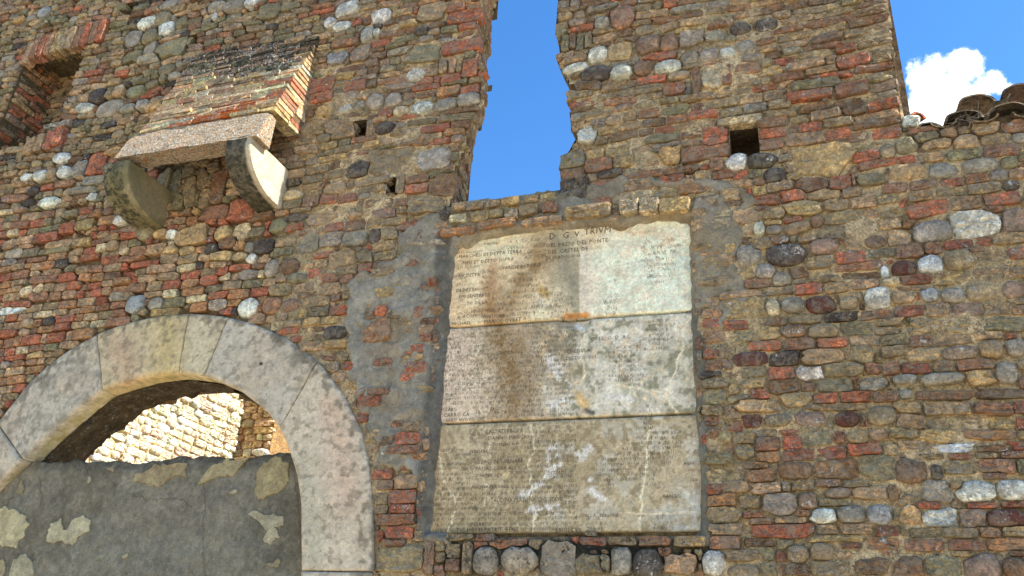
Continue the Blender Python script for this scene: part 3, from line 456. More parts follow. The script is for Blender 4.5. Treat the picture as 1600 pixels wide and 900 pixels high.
def wx_at(P):
    px, py = w2p(P)
    sm = np.where(px > 860, .62, np.where(px > 430, .58, .30)); sm = np.where((px > 1190) & (py < 250), .55, sm)
    sm = np.where((px > 430) & (px < 640) & (py > 120) & (py < 520), .72, sm)
    gr = np.where((px < 520) & (py < 330), .42, .18)+.0*px
    gr = gr+.35*sstep(60, 10, np.abs(py-862))*sstep(1150, 1080, px)*sstep(650, 700, px)
    gr = gr+.25*sstep(50, 10, np.abs(px-1125))*sstep(560, 600, py)*sstep(800, 740, py)
    gr = np.where((px > 1090) & (py > 250), gr-.1, gr)
    sp = np.where(px > 1090, .62, .38)+.25*sstep(400, 300, py)*sstep(500, 400, px)
    return np.stack([sm, np.clip(gr, 0, 1), sp], -1)

NAMES = {'b': 'brick', 'c': 'cobblestone', 's': 'rubble_stone'}
STUFF = {'b': 'small_bricks', 'c': 'small_cobblestones', 's': 'small_rubble'}
bk_ref = None
def emit(items_frames, parent, limit=300, gainf=1.0):
    """items_frames: list of (items, map(u,v,d)->xyz, depth); one mesh object per piece, the rest joined"""
    pool = {'b': [], 'c': [], 's': []}
    for items, fmap, depth in items_frames:
        for i, bnd, s in outlines(items):
            it = items.r[i]; V, Fs = piece_mesh(it[6], bnd, it[8], depth, rng)
            P = fmap(V[:, 0]+it[0], V[:, 1]+it[1], V[:, 2])
            o = fmap(np.array([it[0]]), np.array([it[1]]), np.array([0.]))[0]
            px, py = w2p(P[len(bnd):2*len(bnd)]); a = .5*abs(np.dot(px, np.roll(py, 1))-np.dot(py, np.roll(px, 1)))
            if px.max() < -30 or px.min() > 1630 or py.max() < -30 or py.min() > 930: a *= .001
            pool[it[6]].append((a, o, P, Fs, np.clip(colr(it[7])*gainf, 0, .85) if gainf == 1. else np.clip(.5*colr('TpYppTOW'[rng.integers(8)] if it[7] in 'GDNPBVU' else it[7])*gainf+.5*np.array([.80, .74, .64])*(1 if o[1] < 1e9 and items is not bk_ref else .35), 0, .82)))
    for k, L_ in pool.items():
        L_.sort(key=lambda t: -t[0]); mt = M_BRICK if k == 'b' else M_STONE
        for a, o, P, Fs, c in L_[:limit]:
            mesh(NAMES[k], P, Fs, mt, parent, cols=np.tile(c, (len(P), 1)), wx=wx_at(P), smooth=(k == 'c'), origin=o)
        if len(L_) > limit:
            Vs, Fc, Cs, off = [], [], [], 0
            for a, o, P, Fs, c in L_[limit:]:
                Vs.append(P); Fc += [tuple(q+off for q in f) for f in Fs]; Cs.append(np.tile(c, (len(P), 1))); off += len(P)
            Vs = np.concatenate(Vs); mesh(STUFF[k], Vs, Fc, mt, parent, cols=np.concatenate(Cs), wx=wx_at(Vs), smooth=(k == 'c'), kind='stuff')
    print('pieces', {k: len(v) for k, v in pool.items()})

# ------------------------------------------------------------------ ground
g = mesh('ground', [(-400, -400, 0), (400, -400, 0), (400, 400, 0), (-400, 400, 0)], [(0, 1, 2, 3)], M_EARTH, kind='structure')
g['label'] = 'pale dusty gravel ground in front of the ruin'

# ------------------------------------------------------------------ facade
TH = .42
facade = thing('ruined_facade', 'tall ruined wall of red and tan bricks and river cobbles with a gap of sky', 'wall', (-1.5, 0, 0))
excl = [win_w, niche_w, arch_w, plq_w]+holes_w
def free_fac(P):
    ok = inside(P, wall_w)
    for e in excl: ok &= ~inside(P, e)
    return ok
def style_fac(u, v):
    px, py = w2p(np.array([u, 0, v])); return region(float(px), float(py))
fill(fac, -9.2, 3.0, 1.6, 8.3, free_fac, style_fac, pebbles=19000)
# drop what projects outside the photo's surroundings
keep = []
for it in fac.r:
    px, py = w2p(np.array([it[0], 0, it[1]]))
    if -270 < px < 1990 and -110 < py < 1000: keep.append(it)
fac.r = keep
fmap_fac = lambda u, v, d: np.stack([u, -d, v], -1)
# courses of the window's left reveal (runs back into the wall)
edge = np.array([(p[1], p[0]) for p in win_w[:15]][::-1]); edge = edge[np.argsort(edge[:, 0])]
rev = Items()
BACK_PX = [(790,-150),(788,-60),(784,0),(775,7),(770,36),(765,89),(760,103),(764,142),(757,153),(760,167),(756,188),(743,210),(738,249),(731,299),(729,325)]
_b = p2w([q[0] for q in BACK_PX], [q[1] for q in BACK_PX], TH); bedge = _b[:, [2, 0]]; bedge = bedge[np.argsort(bedge[:, 0])]
def rev_x(u, v): t = np.clip(u/TH, 0, 1); return np.interp(v, edge[:, 0], edge[:, 1])*(1-t)+np.interp(v, bedge[:, 0], bedge[:, 1])*t
def fmap_rev(u, v, d): return np.stack([rev_x(u, v)+d-.022, u+0*v, v+0*u], -1)
fill(rev, .012, TH-.01, float(edge[0, 0]), float(edge[-1, 0]), lambda P: np.ones(P.shape[:-1], bool), lambda u, v: (.7, .05, .25, .17, .06, 'RrTKBrVKB'), wob=.003, seed=3, pebbles=300)
for it in rev.r: it[8] = .02+abs(it[8]-.018)
# niche: left jamb
NX = niche_w[:, 0]; nl = np.array([(p[1], p[0]) for p in [niche_w[i] for i in (7, 8, 9, 10, 0)]]); nl = nl[np.argsort(nl[:, 0])]
nj = Items(); ND = .40
fmap_nj = lambda u, v, d: np.stack([np.interp(v, nl[:, 0], nl[:, 1])+.02*u+d-.015, u, v], -1)
fill(nj, .012, ND, float(nl[0, 0]), float(nl[-1, 0]), lambda P: np.ones(P.shape[:-1], bool), lambda u, v: (.9, .0, .1, .18, .06, 'rTOTPrTR'), wob=.002, seed=4, pebbles=200)
nb_ = Items()
ztop = float(niche_w[0, 1]); xl, xr = float(niche_w[:, 0].min()), float(niche_w[:, 0].max())
fmap_nb = lambda u, v, d: np.stack([u, ND-d, v], -1)
fill(nb_, xl-.05, xr+.25, float(niche_w[:, 1].min())-.05, ztop+.2, lambda P: np.ones(P.shape[:-1], bool), lambda u, v: (.4, .1, .5, .17, .065, 'pWTpWG'), wob=.01, seed=6, pebbles=300)
# niche soffit, header bricks side by side
ns = Items(); xx = xl-.02
zs = lambda x: np.interp(x, [niche_w[0, 0], niche_w[1, 0]], [niche_w[0, 1], niche_w[1, 1]])
while xx < xr+.02:
    ns.add(xx+.03, .055+.06, .026, .10, rng.normal(0, .03), 6., 'b', 'VYKYV'[rng.integers(5)], .01, 0); ns.add(xx+.03, .28, .026, .10, 0, 6., 'b', 'VKYB'[rng.integers(4)], .004, 0); xx += .062
fmap_ns = lambda u, v, d: np.stack([u, v, zs(u)-d+.01], -1)
emit([(fac, fmap_fac, .05), (rev, fmap_rev, .03), (nj, fmap_nj, .02), (nb_, fmap_nb, .02), (ns, fmap_ns, .03)], facade)

# mortar sheet
def grid_sheet(name, u0, u1, v0, v1, st, keepf, hf, colf, mt, parent, label=None):
    us = np.arange(u0, u1, st); vs = np.arange(v0, v1, st); U, Vv = np.meshgrid(us, vs); P2 = np.stack([U, Vv], -1)
    kc = keepf(P2+st/2)[:-1, :-1]; idx = -np.ones(U.shape, int); used = np.zeros(U.shape, bool)
    used[:-1, :-1] |= kc; used[1:, :-1] |= kc; used[:-1, 1:] |= kc; used[1:, 1:] |= kc
    idx[used] = np.arange(used.sum()); Q = P2[used]; y = hf(Q); P = np.stack([Q[:, 0], y, Q[:, 1]], -1)
    a, b, c, d = idx[:-1, :-1][kc], idx[:-1, 1:][kc], idx[1:, 1:][kc], idx[1:, :-1][kc]
    return mesh(name, P, np.stack([a, b, c, d], -1).tolist(), mt, parent, cols=colf(P), wx=wx_at(P), smooth=True, label=label)
def mort_h(Q):
    P = p3(Q[:, 0], Q[:, 1]); px, py = w2p(P)
    base = np.where(px > 1090, -.0055, np.where(px > 430, -.001, .019)); base = np.where((px > 860) & (py < 290), -.001, base)
    base = np.where((px < 430) & (py < 330), .020, base)
    base = base-.008*sstep(430, 470, px)*sstep(660, 600, px)*sstep(100, 150, py)*sstep(530, 450, py)
    base = base+.006*sstep(45, 15, np.abs(py-875))*sstep(1130, 1100, px)*sstep(650, 700, px)
    n = fbm(P, 9., 3, 4)-.5; n2 = fbm(P, 30., 8, 3)-.5
    h = base+.004-n*.026-n2*.012-(fbm(P, 3.2, 18, 3)-.5)*.060
    h = h-.016*sstep(-.02, .05, sdist(Q, poly_w(CEM4)))
    s = sdist(Q, plq_w); h = np.where(s > -.01, .075, h)
    return h
def mort_c(P):
    px, py = w2p(P); c = np.tile(lin((188, 172, 144)), (len(P), 1))
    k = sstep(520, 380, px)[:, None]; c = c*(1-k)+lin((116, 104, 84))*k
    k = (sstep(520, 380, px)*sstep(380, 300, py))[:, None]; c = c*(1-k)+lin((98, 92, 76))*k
    k = (sstep(40, 15, np.abs(py-866))*sstep(1140, 1110, px)*sstep(665, 700, px))[:, None]; c = c*(1-k)+lin((44, 44, 40))*k
    n = fbm(P, 2.5, 21, 4)[:, None]; c = c*(.72+.4*n)*GAIN
    k = sstep(.0, .03, sdist(P[:, [0, 2]], poly_w(CEM4)))[:, None]; c = c*(1-k)+lin((172, 152, 118))*k
    n2 = sstep(.5, .62, fbm(P, 5., 31, 4))[:, None]*.35; c = c*(1-n2)+lin((128, 120, 92))*n2
    return c
core_free = [win_w, niche_w]+holes_w+[arch_w]
def keep_core(P):
    px, py = w2p(p3(P[..., 0], P[..., 1])); ok = inside(P, wall_w) & (px > -265) & (px < 1990) & (py > -100) & (py < 990)
    for e in core_free[:-1]: ok &= ~inside(P, e)
    ok &= ~(inside(P, arch_w) & (sdist(P, arch_w) > .05))
    return ok
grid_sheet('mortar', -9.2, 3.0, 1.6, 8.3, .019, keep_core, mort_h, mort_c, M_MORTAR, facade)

# solid body of the wall: reveals of every opening and the mass behind and above the sheet
def reveal(name, poly, y0, y1, mt, parent, colv, closed=True, step=.05, amp=.012, taper=0., flip=False):
    pts = []; n = len(poly)
    for i in range(n if closed else n-1):
        a, b = poly[i], poly[(i+1) % n]; k = max(1, int(np.linalg.norm(b-a)/step))
        for t in range(k): pts.append(a+(b-a)*t/k)
    if not closed: pts.append(poly[-1])
    pts = np.array(pts); ny = max(2, int((y1-y0)/step)+1); ys = np.linspace(y0, y1, ny)
    cen = pts.mean(0); V = []
    for y in ys:
        q = p3(pts[:, 0], pts[:, 1]); q[:, 1] = y
        o = (fbm(q, 12., 4, 3)-.5)*2*amp; dv = pts-cen; dv /= np.linalg.norm(dv, axis=1)[:, None]
        V.append(np.stack([pts[:, 0]+dv[:, 0]*(o+taper*(y-y0)), np.full(len(pts), y), pts[:, 1]+dv[:, 1]*(o+taper*(y-y0))], -1))
    V = np.concatenate(V); m_ = len(pts); Fs = []
    for k in range(ny-1):
        for i in range(m_ if closed else m_-1):
            j = (i+1) % m_; Fs.append((k*m_+i, k*m_+j, (k+1)*m_+j, (k+1)*m_+i))
    c = np.tile(lin(colv), (len(V), 1))*(.7+.6*fbm(V, 14., 2, 3))[:, None]
    wx = wx_at(V); return mesh(name, V, Fs, mt, parent, cols=c, wx=wx, smooth=True)
reveal('window_reveal', win_w[14:], .0, TH, M_MORTAR, facade, (112, 98, 76), closed=False)
Ug, Vg = np.meshgrid(np.linspace(.0, TH+.01, 16), np.linspace(edge[0, 0]-.03, edge[-1, 0], 90)); Ug = Ug.ravel(); Vg = Vg.ravel()
Pg = fmap_rev(Ug, Vg, 0*Ug); Pg[:, 0] += (fbm(Pg, 10., 6, 3)-.5)*.03-.004
Ig = np.arange(len(Pg)).reshape(90, 16)
mesh('window_reveal', Pg, np.stack([Ig[:-1, :-1].ravel(), Ig[:-1, 1:].ravel(), Ig[1:, 1:].ravel(), Ig[1:, :-1].ravel()], -1).tolist(), M_MORTAR, facade, cols=np.tile(lin((104, 92, 72)), (len(Pg), 1)), wx=wx_at(Pg), smooth=True)
reveal('niche_reveal', niche_w, .0, ND+.03, M_MORTAR, facade, (104, 94, 74))
for h in holes_w:
    reveal('putlog_hole', h, -.015, .24, M_MORTAR, facade, (98, 84, 66), step=.03, amp=.006)
    a, b, c, d = h; V = [(q[0], .235, q[1]) for q in (a, b, c, d)]
    cc = h.mean(0); V = [(cc[0]+(q[0]-cc[0])*1.3, .235, cc[1]+(q[1]-cc[1])*1.3) for q in (a, b, c, d)]
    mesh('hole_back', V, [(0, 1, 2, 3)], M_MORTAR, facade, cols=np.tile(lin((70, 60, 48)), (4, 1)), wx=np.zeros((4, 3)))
tower_w = poly_w([(1376,-110)]+TOWER_PX[::-1]+ROOFL_PX[1:])
reveal('tower_corner', tower_w-np.array([.012, .012]), -.012, TH, M_MORTAR, facade, (120, 100, 80), closed=False, amp=.008)
def slab_col(V, cc): return np.tile(lin(cc), (len(V), 1))
def body(name, x0, x1, z0, z1, y0, y1, cc=(120, 104, 82)):
    V, Fs = box(x0, x1, y0, y1, z0, z1); return mesh(name, V, Fs, M_MORTAR, facade, cols=slab_col(V, cc), wx=np.zeros((8, 3)))
def zpix(px, py): return float(p2w(px, py)[2])
def xpix(px, py): return float(p2w(px, py)[0])
XT = float(tower_w[0, 0]); XWL = float(win_w[0, 0]); XWR = float(win_w[-1, 0])
# plain masonry that rises above the picture and closes the wall at its back
ZT = 8.9
def strip_above(x0, x1, n=8):
    xs = np.linspace(x0, x1, n+1)
    for i in range(n):
        pass
def back_sheet():
    st = .06; us = np.arange(-11., 3.0, st); vs = np.arange(0, ZT, st)
    U, Vv = np.meshgrid(us, vs); P = np.stack([U, Vv], -1)+st/2
    ww = np.array([(q[1]-.0, q[0]) for q in bedge[::-1]]+list(win_w[15:])+[[XWR, ZT+1], [bedge[-1, 1], ZT+1]])
    ok = ~inside(P, ww)
    inn_big = np.array(list(inn_w)+[inn_w[-1]+[0, -3], inn_w[0]+[0, -3]]); ok &= ~inside(P, inn_big)
    right = P[..., 0] > np.interp(P[..., 1], tower_w[::-1][-6:, 1], tower_w[::-1][-6:, 0]) if False else P[..., 0] > XT+.02
    zl = np.interp(P[..., 0], tower_w[5:, 0], tower_w[5:, 1]); ok &= ~(right & (P[..., 1] > zl-.05))
    ok = ok[:-1, :-1]; I = np.arange(U.size).reshape(U.shape)
    a, b, c, d = I[:-1, :-1][ok], I[:-1, 1:][ok], I[1:, 1:][ok], I[1:, :-1][ok]
    V = np.stack([U.ravel(), np.full(U.size, TH)+.01*(fbm(p3(U.ravel(), Vv.ravel()), 6., 3, 2)), Vv.ravel()], -1)
    mesh('wall_back', V, np.stack([d, c, b, a], -1).tolist(), M_MORTAR, facade, cols=slab_col(V, (150, 130, 104)), wx=np.zeros((len(V), 3)))
back_sheet()
zA = lambda x: None
# blocks above the frame (front follows the picture's top edge) and outside it to the left, right and below
top_line = poly_w([(x, -96) for x in range(-280, 760, 60)]); 
def prism_top(pts, zt):
    for i in range(len(pts)-1):
        (x0, z0), (x1, z1) = pts[i], pts[i+1]
        V = np.array([(x0, .0, z0), (x1, .0, z1), (x1, .0, zt), (x0, .0, zt), (x0, TH, z0), (x1, TH, z1), (x1, TH, zt), (x0, TH, zt)])
        yield V
Fb = [(0, 1, 2, 3), (7, 6, 5, 4), (0, 4, 5, 1), (3, 2, 6, 7), (0, 3, 7, 4), (1, 5, 6, 2)]
def joined(name, gen, cc):
    Vs, Fs, o = [], [], 0
    for V in gen: Vs.append(V); Fs += [tuple(q+o for q in f) for f in Fb]; o += 8
    Vs = np.concatenate(Vs); return mesh(name, Vs, Fs, M_MORTAR, facade, cols=slab_col(Vs, cc), wx=np.zeros((len(Vs), 3)))
zt_top = 8.9  # unseen wall top, carried this high to keep sun off the wall below
lt = [tuple(q) for q in top_line]; lt[-1] = (XWL, lt[-1][1]-0)
joined('upper_masonry', prism_top([(lt[0][0]-1.2, lt[0][1]+.2)]+lt, zt_top), (128, 104, 82))
rt = [tuple(q) for q in poly_w([(x, -96) for x in np.linspace(882, 1376, 8)])]
joined('upper_masonry', prism_top(rt, zt_top), (128, 104, 82))

# ------------------------------------------------------------------ cement
def cement(polypx, polyw, base, cc, seed, st=.012, expose=.5, amp=.11):
    lo, hi = polyw.min(0)-.08, polyw.max(0)+.08
    def keepf(P): return sdist(P, polyw) > -.045
    def hf(Q):
        P = p3(Q[:, 0], Q[:, 1]); s = sdist(Q, polyw); n = fbm(P, 7., seed, 4)-.5; e = s+(fbm(P, 14., seed+3, 4)-.5)*np.where(np.abs(sdist(Q, slab_w)) < .10, amp*.22+.30*amp*sstep(0, .04, Q[:, 1]-float(p2w(900, 372)[2])), amp)
        h = -base*sstep(-.012, .018, e)+.035*sstep(.0, -.03, e)
        h = h-n*.022*sstep(0, .1, s)-(fbm(P, 40., seed+5, 3)-.5)*.008
        h = h+.012*sstep(.06, .03, segdist(Q, leftline, False))
        return h+expose*.035*sstep(.55, .62, fbm(P, 6.5, seed+9, 3))*sstep(.04, .1, s)
    def cf(P):
        n = fbm(P, 3.5, seed+11, 4)[:, None]; c = lin(cc)*(.70+.65*n); k = sstep(.50, .66, fbm(P, 4.5, seed+13, 4))[:, None]*.6
        c = c*(1-k)+lin((144, 145, 142))*k
        k = sstep(.54, .7, fbm(P, 6.5, seed+15, 4))[:, None]*.5; c = c*(1-k)+lin((138, 122, 98))*k; k = sstep(.075, .035, segdist(P[:, [0, 2]], leftline, False)+(fbm(P, 12., 8, 3)-.5)*.03)[:, None]*.75; return c*(1-k)+lin((82, 84, 84))*k
    return grid_sheet('cement_patch', lo[0], hi[0], lo[1], hi[1], st, keepf, hf, cf, M_CEMENT, facade)
leftline = poly_w([(695,372),(690,512),(677,664),(658,834)])
slab_w = poly_w([(694,366),(1079,334),(1084,484),(1104,830),(661,834),(693,514)])
cement(CEM1, cem_w[0], .030, (134, 133, 127), 51, expose=.35).__setitem__('label', 'rough grey cement patch between the arch and the plaque')
cement(CEM2, cem_w[1], .022, (134, 129, 117), 71, expose=1.6).__setitem__('label', 'grey cement patch above and right of the plaque')
cement(CEM3, cem_w[2], .012, (104, 106, 102), 91, expose=0.).__setitem__('label', 'dark cement fillet down the right edge of the plaque')

# ------------------------------------------------------------------ plaque
plq = thing('inscribed_plaque', 'large pale limestone plaque of three stacked slabs cut with faded lettering', 'plaque', tuple(p2w(880, 832, .05)))
PY = .018
SL = [[(694,511),(1084,484),(1079,334),(694,366)], [(678,661),(1093,644),(1085,487),(693,514)], [(661,834),(1104,830),(1094,647),(679,664)]]
rg = np.random.default_rng(3)
def cap(px, py, pts, wd): return np.clip(1-segdist(np.stack([px, py], -1), pts, False)/wd, 0, 1)
def slab_colour(P):
    px, py = w2p(P); n1 = fbm(P, 3.2, 7, 5); n2 = fbm(P, 11., 17, 5); n3 = fbm(P, 34., 27, 4); c = np.zeros((len(P), 3))
    def over(mask, cc):
        nonlocal c; mask = np.clip(mask, 0, 1)[:, None]; c = c*(1-mask)+lin(cc)*mask
    s2 = py > 512-(px-693)*.07; s3 = py > 663-(px-680)*.0436
    over(np.ones(len(P)), (200, 188, 158)); over(sstep(930, 1040, px)*.7, (212, 204, 180)); over(sstep(900, 960, px+60*(n1-.5))*.5, (206, 194, 178)); over(sstep(770, 710, px)*.6, (190, 164, 128))
    over(sstep(.52, .66, n2)*.35*(~s2), (176, 152, 104))
    over(cap(px, py+18*(n2-.5), [(868,372),(880,400),(890,430),(900,480)], 55)*1.0*sstep(.35, .6, n1+.1), (128, 126, 108))
    over(cap(px+46*(n2-.5)+30*(n3-.5), py, [(845,398),(822,432),(795,470),(782,505),(790,600)], 40)*.95*(.45+.9*n3), (124, 98, 58))
    over(cap(px+20*(n2-.5), py, [(770,420),(765,505)], 24)*.8, (138, 104, 66))
    over((~s2)*sstep(904.5, 906, px+3*(n3-.5))*sstep(380, 400, py)*(.30+.4*n2), (214, 208, 192))
    # second slab
    over(s2 & ~s3, (184, 173, 152)); m2 = (s2 & ~s3)
    over(m2*sstep(800, 940, px+70*(n1-.5)), (164, 164, 148)); over(m2*sstep(.5, .62, n1)*.5*sstep(880, 980, px), (112, 112, 86))
    over(m2*cap(px+60*(n2-.5)+40*(n3-.5), py, [(785,505),(800,560),(805,640)], 66)*1.0*(.4+1.0*n3), (118, 96, 60)); over(m2*cap(px, py, [(860,520),(880,560)], 55)*.7, (112, 98, 72))
    over(m2*sstep(.50, .60, .5*n2+.5*n3)*sstep(810, 900, px)*.7, (186, 184, 172)); over(m2*sstep(.48, .40, .5*n2+.5*n3)*sstep(830, 900, px)*.6, (108, 106, 84)); over(m2*sstep(.60, .66, n3)*sstep(790, 860, px)*.6, (192, 172, 130)); over(m2*sstep(745, 710, px)*.6, (182, 166, 148))
    over(m2*sstep(911.5, 913, px+3*(n3-.5))*(.05+.35*n2), (198, 196, 184)); over(m2*sstep(.47, .40, .4*n2+.6*n3)*sstep(850, 900, px)*.55, (112, 110, 86)); over(m2*cap(px, py, [(912.5,512),(911,600)], 1.5)*.7, (206, 196, 168))
    # third slab
    over(s3, (160, 150, 124)); over(s3*sstep(720, 680, px)*.5, (160, 136, 100)); over(s3*sstep(.52, .64, n1)*.4, (120, 106, 72)); over(s3*sstep(1060, 1095, px)*.4, (150, 142, 128))
    over(s3*sstep(.52, .60, .5*n2+.5*n3)*sstep(820, 880, px)*.65, (166, 166, 154)); over(s3*sstep(.47, .40, n3)*.5, (112, 100, 70)); over(s3*sstep(740, 800, py)*sstep(1010, 1060, px)*sstep(.45, .58, n2)*.8, (160, 164, 158))
    # white lime veins and blobs
    jx = 16*(n2-.5)+6*(n3-.5)
    for pts, wd, am in [([(829,664),(832,700),(831,755),(838,800),(832,832)], 4.5, .9), ([(1020,665),(1010,700),(1004,760),(1000,830)], 5, .95), ([(912,520),(910,580),(908,602)], 3, .8), ([(1082,495),(1058,560),(1045,620),(1050,645)], 4, .9), ([(985,515),(982,560),(1000,645)], 2.5, .6),
                        ([(960,600),(1010,610),(1045,630)], 5, .7), ([(685,680),(700,760),(712,790),(700,830)], 3.2, .7), ([(765,680),(765,740),(755,790)], 2, .6), ([(1000,497),(1040,510),(1080,520)], 3, .6), ([(1058,495),(1060,530)], 3, .6), ([(975,800),(1020,805),(1090,800)], 4, .6)]:
        over(cap(px+jx*1.3+8*(n1-.5), py+jx*.5, pts, wd*.55)*1.45*am*sstep(.30, .48, n3+.06), (204, 194, 166))
    for pts, wd in [([(822,780),(845,760)], 9), ([(830,802),(855,798),(885,786)], 7), ([(838,756),(868,745)], 4), ([(840,468),(852,472)], 6), ([(900,505),(908,514)], 6), ([(925,750),(928,755)], 7), ([(960,628),(985,628)], 8), ([(860,560),(885,600)], 10), ([(865,640),(900,625)], 8), ([(870,700),(862,740)], 9), ([(935,775),(945,782)], 8), ([(905,715),(925,700)], 8)]:
        over(cap(px+2.2*jx, py+2.0*jx, pts, wd*.95)*1.7*sstep(.40, .55, n3*.75+n2*.25), (190, 190, 184))
    over(cap(px+.5*jx, py+.5*jx, [(848,455),(852,458)], 9)*1.8, (170, 148, 96)); over(cap(px+.4*jx, py+.4*jx, [(905,620),(915,636)], 10)*2, (178, 158, 116)); over(cap(px+.4*jx, py+.4*jx, [(918,642),(926,646)], 6)*1.4, (84, 80, 72)); over(cap(px, py, [(790,742),(791,743)], 7)*1.2, (190, 176, 136))
    over(cap(px, py+.4*jx, [(885,496),(915,494)], 8)*2*(~s2), (168, 120, 66))
    over(sstep(.54, .60, n3)*.25, (104, 88, 60)); over(sstep(1086, 1103, px)*.5*s3, (90, 84, 72))
    return np.clip(c*(.74+.5*n3[:, None])*GAIN*[1.0, 1.02, 1.13], 0, .85)
slabs = []
for k, cpx in enumerate(SL):
    a, b, c_, d_ = [p2w(*q, PY) for q in cpx]; nu, nv = 240, 90
    s, t = np.meshgrid(np.linspace(.0012, .9988, nu), np.linspace(.003, .997, nv))
    P = (a*((1-s)*(1-t))[..., None]+b*(s*(1-t))[..., None]+c_*(s*t)[..., None]+d_*((1-s)*t)[..., None]).reshape(-1, 3)
    px, py = w2p(P); e = np.minimum(np.minimum(s, 1-s)*1.6, np.minimum(t, 1-t)*.6).ravel()
    P[:, 1] += .006*sstep(.012, 0, e)+(fbm(P, 8., 5, 4)-.5)*.010
    if k == 0: P[:, 1] += .016*sstep(.55, .7, fbm(P, 5., 44, 4))*sstep(1000, 1070, px)
    P[:, 1] += .030*cap(px, py, [(888,502),(912,502)], 14)+.008*cap(px, py, [(850,457)]*2, 9)+.010*cap(px, py, [(912,634)]*2, 12)
    if k == 1: P[:, 1] += .014*cap(px, py, [(700,664),(738,662)], 3)
    I = np.arange(nu*nv).reshape(nv, nu); Fs = np.stack([I[:-1, :-1].ravel(), I[:-1, 1:].ravel(), I[1:, 1:].ravel(), I[1:, :-1].ravel()], -1).tolist()
    rim = list(I[0])+list(I[1:, -1])+list(I[-1, -2::-1])+list(I[-2:0:-1, 0]); n0 = len(P)
    Bk = P[rim].copy(); Bk[:, 1] = PY+.06; P2 = np.concatenate([P, Bk]); m_ = len(rim)
    for i in range(m_): j = (i+1) % m_; Fs.append((rim[j], rim[i], n0+i, n0+j))
    cc = slab_colour(P2)
    slabs.append(mesh('slab', P2, Fs, M_SLAB, plq, cols=cc, wx=np.zeros((len(P2), 3)), smooth=True, origin=P2.mean(0)))
slabs[0]['label'] = 'creamy top slab with a brown stain and the clearest letters'; slabs[1]['label'] = 'middle slab, pinkish left and mottled grey right'; slabs[2]['label'] = 'khaki bottom slab crossed by white lime veins'
def slab_frame(k):
    a, b, c_, d_ = [p2w(*q, PY) for q in SL[k]]; return a, b, c_, d_
def text_mesh(txt, size):
    cu = bpy.data.curves.new('t', 'FONT'); cu.body = txt; cu.size = size; cu.resolution_u = 1; cu.align_x = 'LEFT'; cu.space_character = 1.08
    ob = bpy.data.objects.new('t', cu); COL.objects.link(ob); dg = bpy.context.evaluated_depsgraph_get(); me = bpy.data.meshes.new_from_object(ob.evaluated_get(dg))
    V = np.array([v.co[:] for v in me.vertices]) if len(me.vertices) else np.zeros((0, 3)); Fs = [tuple(p.vertices) for p in me.polygons]
    bpy.data.objects.remove(ob); bpy.data.meshes.remove(me); bpy.data.curves.remove(cu); return V, Fs
TXT = [  # slab, x, y (baseline px), height px, text
(0,857,374,14,'D. G.'),(0,897,369,11,'V'),(0,912,366,13,'TRIVM'),(0,853,386,8,'DEL PASSO DEL PONTE'),(0,855,396,8,'DEL CASTEL DE'),(0,852,405,7,'DI SPADOLO G'),
(0,716,403,7,'MARCHESI DI DETTA TERRA'),(0,722,413,7,'MESI ET DETTO SOPRA'),(0,778,421,7,'GVARDIE DI FORSE'),(0,706,434,6.5,'DI PIV DETTA'),(0,712,456,7,'DI DETTO'),(0,716,466,7,'EMIGENTES SE'),(0,728,476,7,'TO DE LA'),(0,735,488,7,'IO CONDE'),(0,722,496,7,'ACOMODI'),(0,752,497,7,'VENTIONE'),(0,705,508,7,'MICHAEL'),(0,755,505,8,'MANOL OVRET'),
(1,922,532,8,'COLL. O. D. AG.'),(1,880,552,8,'SCHEDVLA'),(1,780,553,7,'DIMER'),(1,884,562,7,'DICTO D. SOL'),(1,706,632,7,'SECO'),(1,694,642,7,'CABO'),(1,692,651,8,'CARRO CA'),(1,690,659,7,'CARRO NVOVO CHE'),(1,765,641,7,'ERGO'),
(2,757,677,8,'GASTATI PECOR'),(2,762,687,8,'DANNO MAGGIO'),(2,768,697,7,'COMVNE NO'),(2,733,708,7,'PENDERE'),(2,750,724,8,'TACI DI TORNARE'),(2,742,735,8,'PASSAS COSA ALCV'),(2,868,717,7,'ASSE DEL'),(2,738,745,7,'COSA PER SCV'),(2,855,741,7,'DI SOLDI'),(2,736,763,7,'ALCVNA PER SODI'),(2,752,774,7,'HORAS'),(2,770,784,8,'ALCVNA PERSONA CHE SERVE'),(2,730,795,7,'QVEL'),(2,905,808,7,'SCVS . A . PERSONE'),(2,729,822,8,'CECERE'),(2,712,831,9,'TVS HOSTI PATRIT. BENE'),(2,868,831,9,'ERIGI CVR.'),(2,1036,778,8,'FANGO'),(2,1078,752,7,'IGO'),(2,1068,726,7,'AGIO')]
busy = []
ins = {0: ([], []), 1: ([], []), 2: ([], [])}
def depth_at(k): return PY-.0075
for k, tx, ty, hh, s in TXT:
    a, b, c_, d_ = slab_frame(k)
    o = p2w(tx, ty, depth_at(k)); dx = p2w(tx+30, ty-30*((870-ty)/5300.), depth_at(k))-o; dx /= np.linalg.norm(dx); up = np.cross(dx, [0, 1, 0]); up = up/np.linalg.norm(up); up = up if up[2] > 0 else -up
    hz = np.linalg.norm(p2w(tx, ty-hh, depth_at(k))-o); V, Fs = text_mesh(s, hz*1.05)
    if not len(V): continue
    W = o+V[:, :1]*dx*.92+V[:, 1:2]*up; vs, fs = ins[k]; n0 = sum(len(q) for q in vs); vs.append(W); fs += [tuple(q+n0 for q in f) for f in Fs]
    qx, qy = w2p(W); busy.append((qx.min()-3, qx.max()+3, qy.min()-1.5, qy.max()+1.5))
